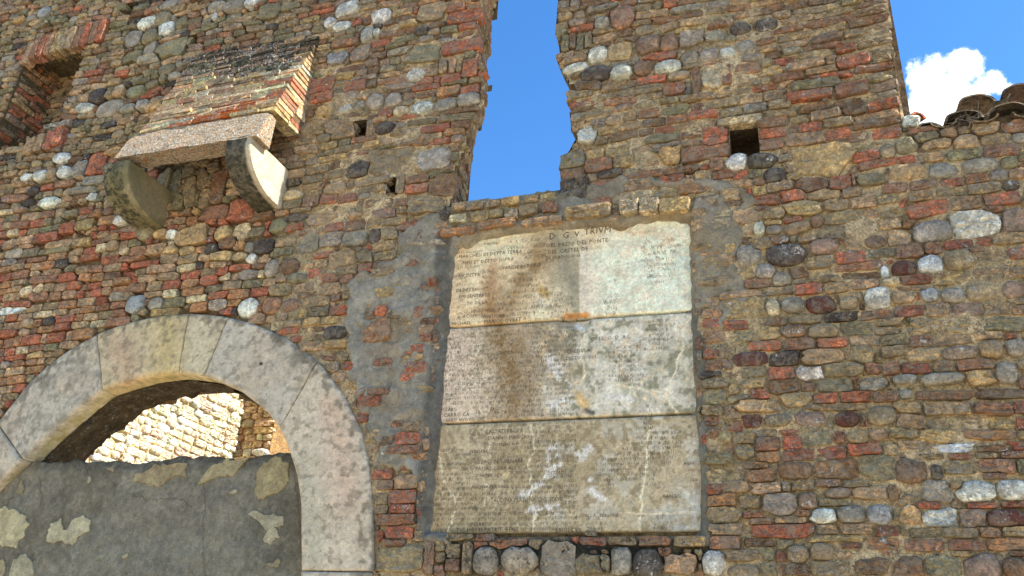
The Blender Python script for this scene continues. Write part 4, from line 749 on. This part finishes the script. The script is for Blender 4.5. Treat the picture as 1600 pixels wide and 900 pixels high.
# rows of strokes worn past reading
ins2 = {0: [], 1: [], 2: []}; NR = [17, 20, 22]
for k in range(3):
    a, b, c_, d_ = slab_frame(k); vs, fs = ins[k]
    for row in range(NR[k]):
        t = 1-(row+.75)/NR[k]; s = .015
        A0 = a*(1-t)+d_*t; B0 = b*(1-t)+c_*t; dx = (B0-A0); Lw = np.linalg.norm(dx); dx = dx/Lw; up = (d_-a)/np.linalg.norm(d_-a); hh = .019
        while s < .985:
            p = A0+(B0-A0)*s; p[1] = depth_at(k)+.0008; qx, qy = w2p(p); s += rg.uniform(.0045, .0085)
            if any(x0 < qx < x1 and y0 < qy < y1 for x0, x1, y0, y1 in busy): continue
            wear = float(fbm(p[None], 5., 61, 3)[0]); lim = .52 if qx < 890 else .40
            if k == 0 and qx > 960: lim = .25
            if k > 0 and qx > 900: lim = .22
            if wear > lim+.17 or rg.random() > .92: continue
            if k == 0 and (qy < 356+(1080-qx)*.07 or qx < 712): continue
            wd = .0021
            sh = rg.integers(4); L_ = []
            if sh != 1: L_.append((0, -.05, wd, hh*rg.uniform(.6, 1)))
            if sh in (0, 2): L_.append((.004*rg.random(), hh*rg.choice([.0, .45, .9]), .009*rg.uniform(.5, 1), wd))
            if sh == 1: L_.append((.003, .0, wd, hh)); L_.append((.010, .0, wd, hh*.9))
            for (u, v, w_, h_) in L_:
                n0 = sum(len(q) for q in vs) if False else None
                q0 = p+dx*u+up*v; sl = dx*rg.normal(0, .0015); W = np.array([q0, q0+dx*w_, q0+dx*w_+up*h_+sl, q0+up*h_+sl]); ins2[k].append(W)
    def lay(V): dy = (fbm(np.stack([V[:, 0], np.full(len(V), PY), V[:, 2]], -1), 8., 5, 4)-.5)*.010; V[:, 1] = PY+dy-.0016; return V
    mesh('inscription', lay(np.concatenate(vs)), [f for f in fs if isinstance(f, tuple)], M_INK, slabs[k], kind='stuff')
    V = lay(np.concatenate(ins2[k])); mesh('worn_letters', V, [(4*i, 4*i+1, 4*i+2, 4*i+3) for i in range(len(V)//4)], M_INK2, slabs[k], kind='stuff')

# ------------------------------------------------------------------ arch
arch = thing('stone_arch', 'round grey limestone arch framing the walled-up gateway', 'arch', tuple(p2w(530, 1000)*[1, 1, 0]))
def resample(P, ts, knots): return np.stack([np.interp(ts, knots, P[:, i]) for i in range(2)], -1)
def curve(pts, n=400):
    pts = np.array(pts, float); d = np.r_[0, np.cumsum(np.linalg.norm(np.diff(pts, axis=0), axis=1))]; t = np.linspace(0, d[-1], n)
    c = np.stack([np.interp(t, d, pts[:, i]) for i in range(2)], -1)
    for _ in range(14): c[1:-1] = .25*c[:-2]+.5*c[1:-1]+.25*c[2:]
    return c
oc, ic = curve(out_w), curve(inn_w)
J = [((-88,792),(-88,897)), ((0,664),(40,717)), ((156,530),(164,611)), ((300,490),(283,584)), ((360,498),(324,587)), ((500,567),(442,671)), ((584,894),(475,893)), ((585,1008),(475,1008))]
def near(c, p): q = poly_w([p])[0]; return int(np.argmin(((c-q)**2).sum(1)))
jo = [near(oc, j[0]) for j in J]; ji = [near(ic, j[1]) for j in J]
acol = [(158,156,149), (157,155,149), (168,160,138), (166,161,144), (158,156,150), (172,166,156), (166,160,150)]
alab = [None, 'speckled dark grey voussoir at the left haunch', 'yellowish keystone block at the crown', 'narrow buff wedge beside the crown', 'long grey voussoir with dark pits', 'tall pinkish grey jamb block on the right', None]
for k in range(len(J)-1):
    gi = 1; nU = max(24, int((jo[k+1]-jo[k])*1.3)); nW = 44
    s = np.linspace(0, 1, nU); O = np.stack([np.interp(jo[k]+(jo[k+1]-jo[k])*s, np.arange(400), oc[:, i]) for i in range(2)], -1); I_ = np.stack([np.interp(ji[k]+(ji[k+1]-ji[k])*s, np.arange(400), ic[:, i]) for i in range(2)], -1)
    # pull the two ends in for the joint
    e = .0034
    for Q in (O, I_):
        v = Q[1]-Q[0]; Q[0] += v/np.linalg.norm(v)*e; v = Q[-2]-Q[-1]; Q[-1] += v/np.linalg.norm(v)*e
    ww = np.linspace(0, 1, nW); G = I_[None]*(1-ww)[:, None, None]+O[None]*ww[:, None, None]
    P = np.stack([G[..., 0].ravel(), np.zeros(G[..., 0].size), G[..., 1].ravel()], -1)
    dedge = np.minimum(np.minimum(ww, 1-ww)[:, None]*.33, np.minimum(s, 1-s)[None]*np.linalg.norm(O[-1]-O[0])).ravel()
    nz = fbm(P, 9., 13, 4)-.5; P[:, 1] = -.035+.012*sstep(.014, 0, dedge+(fbm(P, 22., 15, 3)-.5)*.016)-nz*.012+rng.normal(0, .0025)
    I = np.arange(P.shape[0]).reshape(nW, nU); Fs = np.stack([I[:-1, :-1].ravel(), I[1:, :-1].ravel(), I[1:, 1:].ravel(), I[:-1, 1:].ravel()], -1).tolist()
    rim = list(I[0])+list(I[1:, -1])+list(I[-1, -2::-1])+list(I[-2:0:-1, 0]); n0 = len(P); m_ = len(rim); PP = [P]
    for q, yy in enumerate((.0, .04, .08, .12)):
        B = P[rim].copy(); B[:, 1] = yy; PP.append(B)
        for i in range(m_):
            j = (i+1) % m_
            if q == 0: Fs.append((rim[i], rim[j], n0+j, n0+i))
            else: o1, o2 = n0+(q-1)*m_, n0+q*m_; Fs.append((o1+i, o1+j, o2+j, o2+i))
    P = np.concatenate(PP); px, py = w2p(P); c = np.tile(lin(acol[k]), (len(P), 1))
    n1 = fbm(P, 4., 33, 5); n2 = fbm(P, 16., 37, 4)
    def ov(mk, cc, c=c):
        mk = np.clip(mk, 0, 1)[:, None]; c[:] = c*(1-mk)+lin(cc)*mk
    ov(sstep(.48, .62, n1)*.5, (158, 150, 138)); 
    if k in (2, 3): ov(cap(px, py, [(262,500),(258,590)], 40)*.9, (162, 150, 112)); ov(cap(px, py, [(190,540),(200,590)], 40)*.6, (152, 128, 112))
    if k == 5: ov(cap(px+40*(n1-.5), py, [(520,640),(540,780)], 40)*.8, (170, 152, 140)); ov(cap(px, py, [(480,720),(490,890)], 30)*.6, (148, 150, 138))
    n4 = fbm(P, 28., 71, 5); ed = np.clip(1-segdist(P[:, [0, 2]], out_w, False)/.11, 0, 1); ov(sstep(.52, .60, n4+.16*ed*ed-.02)*sstep(0, .5, ed)*.5, (80, 78, 70)); ov(sstep(.60, .63, n4)*.45, (92, 88, 80))
    if k in (0, 1): ov(sstep(.50, .60, n2)*.4, (96, 96, 92)); ov(cap(px, py, [(120,545),(60,600),(0,665)], 22)*sstep(.4, .6, n2)*.6, (84, 84, 80))
    if k == 4: ov(cap(px, py, [(440,535),(495,580)], 22)*sstep(.4, .6, n2)*.7, (66, 64, 60)); ov(cap(px, py, [(408,568)]*2, 4)*2, (30, 28, 26))
    inn = P[:, 1] > .0; sof = (segdist(P[:, [0, 2]], inn_w, False) < .02) & inn; ov(sof*(py < 760)*(.45+.5*sstep(.45, .6, n4)), (124, 121, 88))
    mesh('voussoir', P, Fs, M_ARCH, arch, cols=c*GAIN, wx=np.zeros((len(P), 3)), smooth=True, origin=P.mean(0), label=alab[k])
# dark rubble of the vault behind the dressed stones
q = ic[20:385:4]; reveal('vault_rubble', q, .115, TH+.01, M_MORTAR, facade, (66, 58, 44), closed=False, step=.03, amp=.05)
# ------------------------------------------------------------------ blocked gateway
infill = thing('gateway_infill', 'flat grey cement wall blocking the lower part of the arched gateway, with flaking pale plaster', 'wall', tuple(p2w(250, 1000, .1)*[1, 1, 0]))
IY = .045
ip = poly_w([(-60,722),(42,722),(140,721),(200,722),(280,718),(370,713),(456,709),(500,706),(500,1010),(-60,1010)], IY)
zt = lambda x: np.interp(x, ip[:8, 0], ip[:8, 1])
x0, x1 = float(inn_w[1, 0])-.0, float(inn_w[-1, 0])+.05
xs = np.linspace(x0, x1, 260); nz = 110; z0 = 0.0
P = []; zr = np.linspace(0, 1, nz)
Xg, Tg = np.meshgrid(xs, zr); ztp = zt(xs)+(fbm(p3(xs, xs*0), 9., 3, 4)-.5)*.06; zlow = 1.3
Zg = zlow+(ztp[None]-zlow)*Tg
P = np.stack([Xg.ravel(), np.full(Xg.size, IY), Zg.ravel()], -1); P[:, 1] += -(fbm(P, 5., 41, 4)-.5)*.018-(fbm(P, 22., 43, 3)-.5)*.006
P[:, 1] += .012*sstep(.96, 1., Tg.ravel())
I = np.arange(P.shape[0]).reshape(nz, 260); Fs = np.stack([I[:-1, :-1].ravel(), I[:-1, 1:].ravel(), I[1:, 1:].ravel(), I[1:, :-1].ravel()], -1).tolist()
topi = I[-1]; n0 = len(P); B = P[topi].copy(); B[:, 1] = .20; Pn = np.concatenate([P, B]); Fs += [(topi[i], topi[i+1], n0+i+1, n0+i) for i in range(259)]
px, py = w2p(Pn); n1 = fbm(Pn, 2.5, 47, 5); n2 = fbm(Pn, 13., 53, 4); c = np.tile(lin((122, 122, 115)), (len(Pn), 1))
def ovr(c, mk, cc): mk = np.clip(mk, 0, 1)[:, None]; c[:] = c*(1-mk)+lin(cc)*mk
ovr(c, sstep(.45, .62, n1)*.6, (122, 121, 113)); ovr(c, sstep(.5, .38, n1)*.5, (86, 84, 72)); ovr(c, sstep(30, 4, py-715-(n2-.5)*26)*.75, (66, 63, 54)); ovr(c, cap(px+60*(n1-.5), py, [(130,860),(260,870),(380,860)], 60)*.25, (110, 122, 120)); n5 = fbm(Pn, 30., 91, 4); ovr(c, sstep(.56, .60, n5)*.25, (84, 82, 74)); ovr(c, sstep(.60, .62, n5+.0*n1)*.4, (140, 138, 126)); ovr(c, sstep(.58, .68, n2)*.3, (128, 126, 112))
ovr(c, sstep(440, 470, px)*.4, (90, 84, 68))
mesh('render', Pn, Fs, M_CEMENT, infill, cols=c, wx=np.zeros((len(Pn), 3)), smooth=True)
V, Fs = box(x0, x1, IY+.03, .2, 0, 1.32); mesh('block_base', V, Fs, M_CEMENT, infill, cols=slab_col(V, (98, 98, 92)), wx=np.zeros((8, 3)))
FL = [('A',(178,174,146),[(0,615),(40,618),(110,650),(115,700),(70,780),(0,770),(-40,700)]), ('B',(172,170,148),[(195,740),(205,690),(255,655),(262,710),(280,710),(300,670),(345,650),(375,670),(365,715),(330,735),(300,770),(200,755)]),
('C',(148,138,112),[(550,480),(600,470),(640,440),(770,435),(765,490),(720,480),(680,525),(615,525),(590,510),(555,505)]), ('D',(160,152,122),[(820,525),(860,460),(900,430),(1030,410),(990,450),(960,490),(940,480),(880,500)]),
('E',(150,142,112),[(1060,570),(1060,480),(1090,430),(1150,410),(1195,440),(1200,510),(1150,560),(1090,585)]), ('F',(158,156,138),[(1020,640),(1050,625),(1110,650),(1175,655),(1170,690),(1140,700),(1160,740),(1120,770),(1090,750),(1110,720),(1080,680)]),
('G',(160,158,138),[(40,900),(60,830),(110,808),(135,840),(140,900),(120,960),(60,960)]), ('G',(156,150,126),[(-10,825),(30,850),(20,900),(-10,910)]), ('H',(170,166,150),[(945,560),(965,535),(978,550),(960,567)]), ('H',(150,144,120),[(1105,850),(1165,830),(1160,860),(1120,865)]),
('H',(140,134,112),[(70,545),(90,500),(105,520),(95,560)]), ('H',(168,166,150),[(360,500),(372,490),(378,505),(368,512)]), ('H',(170,168,150),[(510,820),(528,812),(525,828),(512,832)]), ('H',(150,142,118),[(450,460),(470,448),(468,466)])]
for _, cc, pts in FL:
    q = np.array(pts, float)/2.647; q[:, 1] += 560; W = poly_w(q, IY); rs = []
    for i in range(len(W)):
        a, b = W[i], W[(i+1) % len(W)]; k = max(2, int(np.linalg.norm(b-a)/.008)); rs += [a+(b-a)*t/k for t in range(k)]
    rs = np.array(rs); cen = rs.mean(0); d = rs-cen; nn = fbm(p3(rs[:, 0], rs[:, 1]), 26., 77, 4)-.5; rs = rs+d/np.linalg.norm(d, axis=1)[:, None]*nn[:, None]*.055
    m_ = len(rs); V = []
    for f, dy in ((1.0, .012), (1.0, -.004), (.97, -.006)): 
        r_ = cen+(rs-cen)*f; yy = IY-(fbm(np.stack([r_[:, 0], np.full(m_, IY), r_[:, 1]], -1), 5., 41, 4)-.5)*.018+dy-.001; V.append(np.stack([r_[:, 0], yy, r_[:, 1]], -1))
    Fs = [(k*m_+i, k*m_+(i+1) % m_, (k+1)*m_+(i+1) % m_, (k+1)*m_+i) for k in range(2) for i in range(m_)]+[tuple(range(2*m_, 3*m_))]
    V = np.concatenate(V); V[2*m_:, 1] = np.minimum(V[2*m_:, 1], V[2*m_:, 1].mean()+.004)-.002
    c = lin(cc)*(.85+.3*fbm(V, 20., 3, 3))[:, None]; mesh('plaster_patch', V, Fs, M_CEMENT, infill, cols=c, wx=np.zeros((len(V), 3)), origin=V.mean(0))

# hairline cracks and runs in the render
for pts in ([(455,712),(462,760),(468,800),(470,860),(472,900)], [(60,745),(66,775),(58,800)], [(318,735),(322,790),(316,845),(321,900)], [(200,770),(232,782),(270,778),(300,792)], [(20,775),(10,790),(-10,800)]):
    W = curve(poly_w(pts, IY), 60); W = W+(np.stack([fbm(p3(W[:, 0], W[:, 1]), 30., 5, 3), fbm(p3(W[:, 0], W[:, 1]), 30., 6, 3)], -1)-.5)*.04
    T_ = np.gradient(W, axis=0); T_ /= np.linalg.norm(T_, axis=1)[:, None]+1e-9; Nn = np.stack([-T_[:, 1], T_[:, 0]], -1); hw = (.0007+.0016*fbm(p3(W[:, 0], W[:, 1]), 20., 9, 2))[:, None]
    A_, B_ = W+Nn*hw, W-Nn*hw; V = np.concatenate([A_, B_]); y = IY-(fbm(np.stack([V[:, 0], np.full(len(V), IY), V[:, 1]], -1), 5., 41, 4)-.5)*.018-.0052; V = np.stack([V[:, 0], y, V[:, 1]], -1)
    mesh('crack', V, [(i, i+1, 60+i+1, 60+i) for i in range(59)], M_INK, infill, origin=V.mean(0))

# ------------------------------------------------------------------ machicolation
PR = .49
mc = thing('machicolation', 'sunlit brick box hood on two curved stone corbels, high on the wall above the gateway', 'machicolation', tuple(p2w(330, 300)))
def q_(px, py): return p2w(px, py, -PR)
lb0, lb1 = q_(178, 245), q_(400, 214); LY = -PR+.11; lt0, lt1 = p2w(205, 212, LY), p2w(425, 171, LY)
XL, XR = float(lb0[0]), float(lt1[0])-.0; zb0, zb1 = float(lb0[2]), float(lb1[2]); zt0, zt1 = float(lt0[2]), float(lt1[2])
zbm = (zb0+zb1)/2; ztm = (zt0+zt1)/2
def stone_prism(name, prof, x0, x1, cols, mt, label=None, n=10, jit=.004, shear=0., dz=0.):
    """prof: (y,z) outline extruded along x with a fine skin"""
    pr = []
    for i in range(len(prof)):
        a, b = np.array(prof[i], float), np.array(prof[(i+1) % len(prof)], float); k = max(1, int(np.linalg.norm(b-a)/.03)); pr += [a+(b-a)*t/k for t in range(k)]
    pr = np.array(pr); m_ = len(pr); cen = pr.mean(0); V = []; xs = [x0, x0+.008]+list(np.linspace(x0, x1, n+2)[1:-1])+[x1-.008, x1]; fs = [.975]+[1]*(n+2)+[.975]
    for x, f in zip(xs, fs):
        t = (x-x0)/(x1-x0)
        for p in cen+(pr-cen)*f: V.append((x, p[0], p[1]+dz*(t-.5)))
    V = np.array(V); V[:, 1] += (fbm(V, 14., 3, 3)-.5)*2*jit; V[:, 2] += (fbm(V, 14., 5, 3)-.5)*2*jit; V[:, 0] += (fbm(V, 14., 7, 3)-.5)*2*jit
    K = len(xs); Fs = [(k*m_+i, (k+1)*m_+i, (k+1)*m_+(i+1) % m_, k*m_+(i+1) % m_) for k in range(K-1) for i in range(m_)]+[tuple(range(m_)), tuple(range(K*m_-1, (K-1)*m_-1, -1))]
    c = lin(cols)*(.72+.56*fbm(V, 12., 9, 4))[:, None]
    return V, Fs, c
# lintel
prof = [(-PR, zbm), (-PR+.17, zbm), (-PR+.17, ztm-.01), (LY+.01, ztm), (LY-.006, ztm-.012)]
V, Fs, c = stone_prism('lintel', prof, XL+.03, XR+.005, (150, 142, 126), M_LIN, n=26, jit=.007, dz=(zb1-zb0)*.6)
t_ = (V[:, 0]-XL)/(XR-XL); V[:, 0] -= np.where((t_ < .12) & (V[:, 2] < ztm-.06), .03, 0); zr_ = V[:, 2] > ztm-.05; V[:, 2] -= np.where(zr_ & (t_ > .97), .02, 0)
mesh('lintel', V, Fs, M_LIN, mc, cols=c, wx=np.zeros((len(V), 3)), label='lintel beam blotched with orange and white lichen', origin=V.mean(0))
# corbels: quarter round
def corbel(x0, x1, ztop, zbot, cc, label, grn):
    H = ztop-zbot; pr = [(0.03, ztop), (-PR+.004, ztop)]
    for a in np.linspace(0, PI/2, 12): pr.append((-(PR-.004)*math.cos(a)**.72, ztop-.14*H-.86*H*math.sin(a)**1.1))
    pr.append((.03, zbot)); V, Fs, c = stone_prism('corbel', pr, x0, x1, cc, M_ARCH, n=8, jit=.006)
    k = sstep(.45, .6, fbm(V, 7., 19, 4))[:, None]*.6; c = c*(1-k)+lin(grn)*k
    sd = (V[:, 0] > x1-.03)[:, None]*(label[0] == 'r'); c = np.where(sd, lin((182, 178, 168))*(.8+.4*fbm(V, 9., 3, 3))[:, None], c*(.42 if label[0] == 'r' else .85))  # sunlit side of the right corbel painted pale; mouldy rest darkened
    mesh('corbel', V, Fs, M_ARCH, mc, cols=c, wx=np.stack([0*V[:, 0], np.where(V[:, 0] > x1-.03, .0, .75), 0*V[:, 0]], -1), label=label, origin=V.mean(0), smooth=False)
zc = float(p2w(433, 330)[2])
xr0, xr1 = float(q_(352, 224)[0]), float(q_(391, 219)[0]); xl0, xl1 = float(q_(164, 250)[0]), float(q_(203, 245)[0])
zcl = float(p2w(275, 355)[2])
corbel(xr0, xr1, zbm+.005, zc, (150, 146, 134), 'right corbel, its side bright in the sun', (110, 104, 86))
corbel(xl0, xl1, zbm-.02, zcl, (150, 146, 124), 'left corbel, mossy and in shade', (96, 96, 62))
# brick hood rising back to the wall
zT = lambda x: np.interp(x, [XL, XR], [float(p2w(310, 62)[2])+.0, float(p2w(495, 62)[2])+.02])
z = ztm-.004; rb = np.random.default_rng(8); course = 0; hp = 'TTOYpKTrOT'
XWL2, XWR2 = XL+.075, XR+.02
while True:
    fr = (z-ztm)/(zT(XR)-ztm)
    if fr > 1.02: break
    h = rb.uniform(.040, .050); x = XWL2-(.07 if course % 2 else 0)
    while x < XWR2:
        L_ = rb.uniform(.14, .26); xe = min(x+L_, XWR2)
        if XWR2-xe < .05: xe = XWR2
        xm = (max(x, XWL2)+xe)/2; fr = (z+h/2-ztm)/(zT(xm)-ztm); yf = (LY-.01)*(1-fr)
        if yf < .05 and not (course == 0 and abs(w2p(np.array([xm, yf, z]))[0]-292) < 11):
            xa = max(x, XWL2); V, Fs = box(xa+.002, xe-.002, yf+rb.normal(0, .005), min(yf+.19, .06), z+.004, z+h-.009)
            V = V+rb.normal(0, .0028, V.shape); 
            # worn front: three loose facets
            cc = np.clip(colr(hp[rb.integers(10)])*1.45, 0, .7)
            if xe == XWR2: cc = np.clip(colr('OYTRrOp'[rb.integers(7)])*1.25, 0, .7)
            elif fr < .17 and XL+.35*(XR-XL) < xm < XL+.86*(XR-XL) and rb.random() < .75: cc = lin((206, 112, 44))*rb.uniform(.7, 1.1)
            dark = sstep(.36, .74, fr+rb.normal(0, .07)+.12*(xm > XL+.5)-.35*(xe == XWR2)); cc = cc*(1-.75*dark)  # hood top darkened for lichen and the wall's shade; sunlit right end spared
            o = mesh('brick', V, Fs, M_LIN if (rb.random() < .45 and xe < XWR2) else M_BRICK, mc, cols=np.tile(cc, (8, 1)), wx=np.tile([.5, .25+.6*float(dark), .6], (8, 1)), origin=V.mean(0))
        if xe == XWR2:
            ys_ = yf+.19
            while ys_ < .02:
                V, Fs = box(XWR2-.11, XWR2-.002+rb.normal(0, .003), ys_+.006, min(ys_+rb.uniform(.12, .24), .05), z+.003, z+h-.005); V = V+rb.normal(0, .002, V.shape)
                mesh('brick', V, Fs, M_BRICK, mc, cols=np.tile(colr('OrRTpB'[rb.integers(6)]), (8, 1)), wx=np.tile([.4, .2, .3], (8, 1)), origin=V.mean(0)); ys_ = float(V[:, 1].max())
        x = xe
        if xe >= XWR2: break
    z += h; course += 1
zTop = zT(XR)
yi = .085
V = np.array([(XWL2+.02, LY+yi, ztm), (XWL2+.02, .02, zTop), (XWL2+.02, .02, ztm+.35), (XWR2-.02, LY+yi, ztm), (XWR2-.02, .02, zTop), (XWR2-.02, .02, ztm+.35)])
mesh('hood_core', V, [(0, 1, 2), (3, 5, 4), (0, 3, 4, 1), (1, 4, 5, 2), (2, 5, 3, 0)], M_MORTAR, mc, cols=slab_col(V, (92, 80, 60)), wx=np.zeros((6, 3)))  # dark backing added behind the bricks to stop light leaks

# ------------------------------------------------------------------ roof tiles on the low wall at the right
roof = thing('tiled_roof_edge', 'eave of old curved terracotta tiles on top of the low wall at the right edge', 'roof', tuple(p2w(1500, 195)))
def tile_mesh(cx, cy, cz, rad, length, up, tilt=.22, arc=1.0, thick=.016, yaw=0., cc=(110,88,66), label=None):
    n = 12; K = 5; V = []; Fs = []
    for k in range(K):
        t = k/(K-1); rr = rad*(1-.16*t if up else .86+.14*t)
        for sgn, rr2 in ((1, rr), (-1, rr-thick)):
            for i in range(n+1):
                a = PI*(.5-arc*.5)+PI*arc*i/n; x = math.cos(a)*rr2; zz = math.sin(a)*rr2*.62
                if not up: zz = -zz+rad*.62
                V.append((x, t*length, zz+t*length*tilt))
    V = np.array(V); V += (np.stack([fbm(V+cx*7, 14., s, 3) for s in (3, 4, 5)], -1)-.5)*.018
    m_ = 2*(n+1)
    for k in range(K-1):
        for i in range(n):
            Fs.append((k*m_+i, k*m_+i+1, (k+1)*m_+i+1, (k+1)*m_+i)); o = n+1; Fs.append((k*m_+o+i, (k+1)*m_+o+i, (k+1)*m_+o+i+1, k*m_+o+i+1))
        for i in (0, n): Fs.append((k*m_+i, (k+1)*m_+i, (k+1)*m_+n+1+i, k*m_+n+1+i))
    for k in (0, K-1):
        for i in range(n): Fs.append((k*m_+i, k*m_+i+1, k*m_+n+2+i, k*m_+n+1+i))
    cy_, sy_ = math.cos(yaw), math.sin(yaw); V = np.stack([V[:, 0]*cy_-V[:, 1]*sy_+cx, V[:, 0]*sy_+V[:, 1]*cy_+cy, V[:, 2]+cz], -1)
    c = lin(cc)*(.6+.8*fbm(V, 9., 12, 4))[:, None]; mesh('roof_tile', V, Fs, M_TILE, roof, cols=c, wx=np.tile([0, .5, 0], (len(V), 1)), smooth=True, origin=V.mean(0), label=label)
def at(px, py, y): q = p2w(px, py, y); return float(q[0]), y, float(q[2])
for (px, py, y, rad, L_, up, tl, yw, cc) in [
    (1508,186,-.05,.125,.46,True,.16,.05,(100,84,66)), (1578,176,-.06,.135,.46,True,.18,.0,(112,92,70)), (1640,168,-.05,.125,.46,True,.18,.0,(104,84,64)), (1452,199,-.02,.075,.35,True,.14,.1,(84,74,58)),
    (1478,200,-.03,.10,.46,False,.14,.0,(140,118,76)), (1540,193,-.05,.11,.46,False,.16,.0,(134,104,72)), (1610,184,-.05,.11,.46,False,.16,0.,(130,110,76)),
    (1528,160,.12,.12,.42,True,.16,.1,(122,100,80)), (1596,143,.16,.12,.42,True,.16,.0,(96,66,54)), (1650,136,.16,.12,.42,True,.16,0.,(108,80,62)), (1708,158,-.05,.12,.46,True,.17,0.,(116,92,70)), (1780,148,-.05,.125,.46,True,.17,0.,(104,84,66)), (1852,138,-.05,.12,.46,True,.17,0.,(122,96,72)), (1925,128,-.05,.125,.46,True,.17,0.,(110,88,68)), (1745,158,-.05,.11,.46,False,.16,0.,(130,108,76)), (1816,148,-.05,.11,.46,False,.16,0.,(136,108,76)), (1890,138,-.05,.11,.46,False,.16,0.,(126,104,74)), (1560,160,.16,.10,.42,False,.16,.05,(128,104,76))]:
    x, yy, zz = at(px, py, y); tile_mesh(x, yy, zz, rad*.84, L_, up, tl, yaw=yw, thick=.013, cc=tuple(min(255, .55*q*1.2+.45*112) for q in cc))
x, yy, zz = at(1436, 182, .06); tile_mesh(x, yy, zz, .05, .12, True, .1, yaw=.7, cc=(186,110,80), label='small broken orange tile next to the tower corner')
# bedding under the tiles
V = []; xa, xb = xpix(1416, 205), xpix(1700, 168)
for (px, py) in [(1416,204),(1475,198),(1540,188),(1600,178),(1700,164),(1990,122)]:
    q = p2w(px, py)
    for y, dz in ((-.01, 0), (.32, .03), (-.01, -.12), (.32, -.12)): V.append((q[0], y, q[2]+dz))
Fs = []
for i in range(5):
    a = 4*i; b = a+4; Fs += [(a, b, b+1, a+1), (a+2, b+2, b, a), (a+1, b+1, b+3, a+3)]
mesh('bedding', V, Fs, M_MORTAR, roof, cols=slab_col(V, (108, 92, 72)), wx=np.zeros((len(V), 3)))
# dry twigs caught under the tiles
tw = []; tf = []; o = p2w(1518, 186, -.06); rt_ = np.random.default_rng(2)
for i in range(26):
    a = o+rt_.normal(0, .03, 3)*[1.3, .3, .4]; d = rt_.normal(0, 1, 3)*[1., .4, .5]; d = d/np.linalg.norm(d)*rt_.uniform(.05, .12); b = a+d; m0 = (a+b)/2+rt_.normal(0, .012, 3); n0 = len(tw)
    for p in (a, m0, b):
        for e in ((.0015, 0), (-.0008, .0013), (-.0008, -.0013)): tw.append((p[0]+e[0], p[1]+e[1]*.5, p[2]+e[1]))
    for k in (0, 3):
        for e in range(3): tf.append((n0+k+e, n0+k+(e+1) % 3, n0+k+3+(e+1) % 3, n0+k+3+e))
t_o = mesh('dry_twigs', tw, tf, M_TWIG, None, kind='stuff'); t_o['label'] = 'tuft of dry twigs caught under the curved roof tiles'

# ------------------------------------------------------------------ sunlit wall seen through the arch
XS = float(inn_w[3, 0])-.30
cw = thing('courtyard_wall', 'sunlit rubble side wall seen through the arch above the cement infill', 'wall', (XS, 1., 0))
Yend = float(p2x(379, 645, XS)[1])
sw = Items(); fmap_sw = lambda u, v, d: np.stack([XS+d, u, v], -1)
fill(sw, TH+.02, Yend, 2.2, 5.2, lambda P: np.ones(P.shape[:-1], bool), lambda u, v: (.38, .26, .36, .15, .07, 'TpYpTrOp'), wob=.012, seed=21, pebbles=1500)
bk = Items(); XB = float(p2w(424, 690, Yend)[0]); fmap_bk = lambda u, v, d: np.stack([u, Yend-d, v], -1)
fill(bk, XS-.25, XB, 2.2, 5.2, lambda P: np.ones(P.shape[:-1], bool), lambda u, v: (.3, .4, .3, .15, .075, 'BOrTBO'), wob=.01, seed=23, pebbles=300)
bk_ref = bk
emit([(sw, fmap_sw, .03), (bk, fmap_bk, .03)], cw, gainf=2.0)  # side wall colours bleached to imitate sun glare, shaded pier far less
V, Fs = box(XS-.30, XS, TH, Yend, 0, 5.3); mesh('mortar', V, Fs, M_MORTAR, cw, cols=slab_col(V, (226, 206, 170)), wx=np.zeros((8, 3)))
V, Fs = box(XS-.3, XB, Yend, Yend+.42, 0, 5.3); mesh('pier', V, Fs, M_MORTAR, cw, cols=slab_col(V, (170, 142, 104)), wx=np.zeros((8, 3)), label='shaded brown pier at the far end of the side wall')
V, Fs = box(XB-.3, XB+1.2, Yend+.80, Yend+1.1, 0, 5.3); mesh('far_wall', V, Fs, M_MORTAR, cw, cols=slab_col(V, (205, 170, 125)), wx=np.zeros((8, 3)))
print('objects', len(bpy.data.objects))
